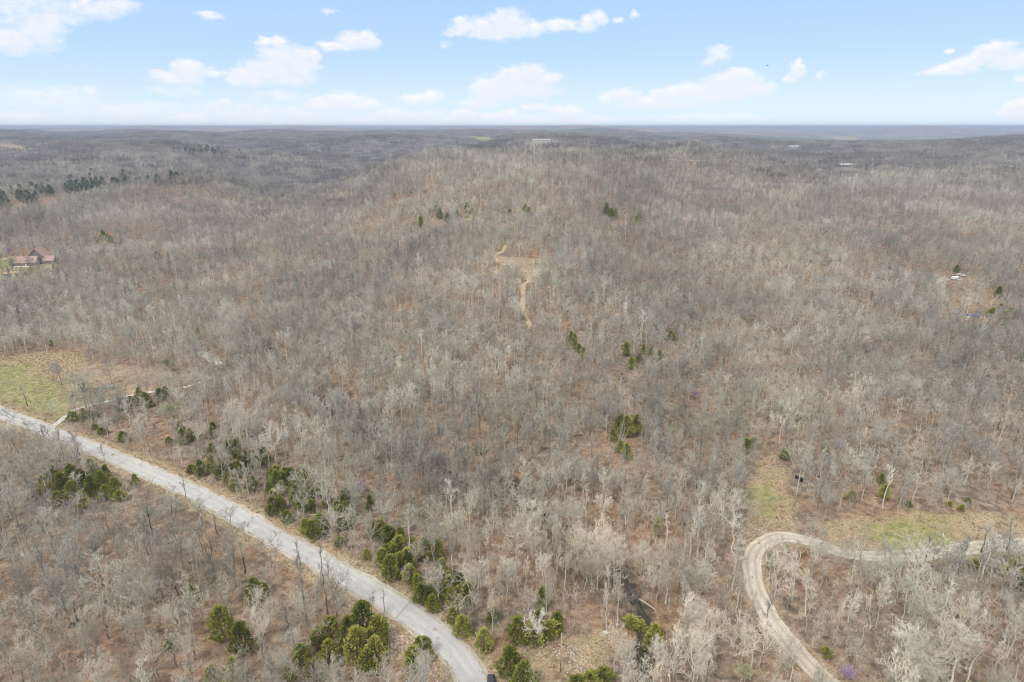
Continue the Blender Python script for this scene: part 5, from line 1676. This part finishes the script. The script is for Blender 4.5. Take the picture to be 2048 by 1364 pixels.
def tuft(seed, mat, h, nbl):
    rgs = np.random.default_rng(seed)
    mb = MB()
    for q in range(nbl):
        a, r_ = rgs.uniform(0, 6.28), rgs.uniform(0, .35)
        p = np.array([r_ * math.cos(a), r_ * math.sin(a), -.03])
        d = np.array([math.cos(a) * .5 + rgs.normal() * .2, math.sin(a) * .5 + rgs.normal() * .2, 1]) * h * rgs.uniform(.5, 1.1)
        s_ = np.array([-math.sin(a), math.cos(a), 0]) * .035
        mb.add([p - s_, p + s_, p + d * .6 + s_ * .7, p + d, p + d * .6 - s_ * .7], [(0, 1, 2, 3, 4)])
    return join_mesh('tuft', [(mb, mat)])


TUFT = [tuft(970, M_STRAW, .8, 26), tuft(971, M_STRAW, .55, 22), tuft(972, M_GREENGRASS, .28, 26)]
px_, py_ = jitter(0, 100, 480, 1.5, .9, 16)
st = np.zeros(len(px_))
for p, k in ((STRAW_B, 1.0), (STRAW_D, .5), (STRAW_E, .45), (STRAW_F, .3), (OPEN_G, .15), (OPEN_T, .55), (BROWN_C, .22)):
    st = np.maximum(st, k * poly_mask(px_, py_, p, 3))
dr_ = line_dist(px_, py_, ROAD, 20)
st = np.maximum(st, .5 * ((dr_ > 4.3) & (dr_ < 8.5)))
dgr = line_dist(px_, py_, GRAVEL, 20)
st = np.maximum(st, .35 * ((dgr > 3) & (dgr < 5)))
st[(dr_ < 4.2) | (dgr < 2.9) | (line_dist(px_, py_, DRIVE, 20) < 1.9)] = 0
gr_ = np.zeros(len(px_))
for p in (GREEN_A, GREEN_D, GREEN_E): gr_ = np.maximum(gr_, poly_mask(px_, py_, p, 2))
rr_ = rgf.uniform(size=len(px_)) + .35 * np.array([mnoise.noise(Vector((a / 7.0, b / 7.0, 9.1))) for a, b in zip(px_, py_)])
isg = (gr_ > .5) & (rr_ < .55)
iss = ~isg & (gr_ < .6) & (rr_ < st)
for nm, sel, ks, lab, cat in (('dry_grass', iss, (0, 1), 'straw-coloured dry grass on the clearings and verges', 'grass'), ('green_grass', isg, (2,), 'new green grass on the lawn and clearings', 'grass')):
    n = int(sel.sum())
    tl = [TUFT[i] for i in ks]
    scatter(nm, proto_collection(nm + '_tufts', tl), np.stack([px_[sel], py_[sel], terrain(px_[sel], py_[sel])], 1), rgf.integers(0, len(tl), n), rgf.uniform(0, 6.28, n), rgf.uniform(.6, 1.3, n), lab, cat)

# limestone rubble along the paved road and in the straw clearing
RUB = []
for k in range(4):
    o_ = rock_mesh(20 + k, .16, .13, .08); RUB.append(o_)
rub = []
for (u, v), cnt, spx, spy in (((690, 1118), 60, 9, 2.6), ((718, 1140), 45, 7, 1.6), ((886, 1214), 60, 2.6, 2.2), ((1112, 1300), 60, 3.2, 3), ((1150, 1305), 60, 3.0, 2.4), ((1163, 1332), 70, 3.4, 2.4), ((640, 1075), 40, 10, 1.6), ((855, 1238), 40, 7, 1.6), ((470, 1000), 40, 9, 1.4), ((1215, 1266), 10, 1.5, 1.2), ((600, 1052), 30, 10, 1.5)):
    x, y, z = at(u, v)
    for k in range(int(cnt * .9)):
        rub.append((x + rgf.normal() * spx * .5, y + rgf.normal() * spy * .6))
rub = np.array(rub)
ok = line_dist(rub[:, 0], rub[:, 1], ROAD, 20) > 3.3
rub = rub[ok]; n = len(rub)
scatter('rubble', proto_collection('rubble_stones', RUB), np.stack([rub[:, 0], rub[:, 1], terrain(rub[:, 0], rub[:, 1]) + .03], 1), rgf.integers(0, 4, n), rgf.uniform(0, 6.28, n), rgf.uniform(.5, 1.5, n), 'white limestone rubble beside the paved road and in the straw clearing', 'rubble')

# ------------------------------------------------------------------ haze over the whole country
zmin = float(Z.min()) - 1.0
mb = MB(); mb.box(-42000, 42000, -600, 36000, zmin, 141.0)
m = bpy.data.materials.new('haze_air'); m.use_nodes = True
m.node_tree.nodes.clear()
H_ = NT(m.node_tree)
ho = H_.n('ShaderNodeOutputMaterial'); hv = H_.n('ShaderNodeVolumePrincipled')
hv.inputs['Color'].default_value = (.56, .665, .86, 1)
hv.inputs['Density'].default_value = 1.15e-4
hv.inputs['Anisotropy'].default_value = 0.0
H_.l(hv.outputs[0], ho.inputs['Volume'])
hz = mb.build('haze', m, None)
set_props(hz, 'thin blue haze lying over the distant woods', 'haze', kind='stuff')
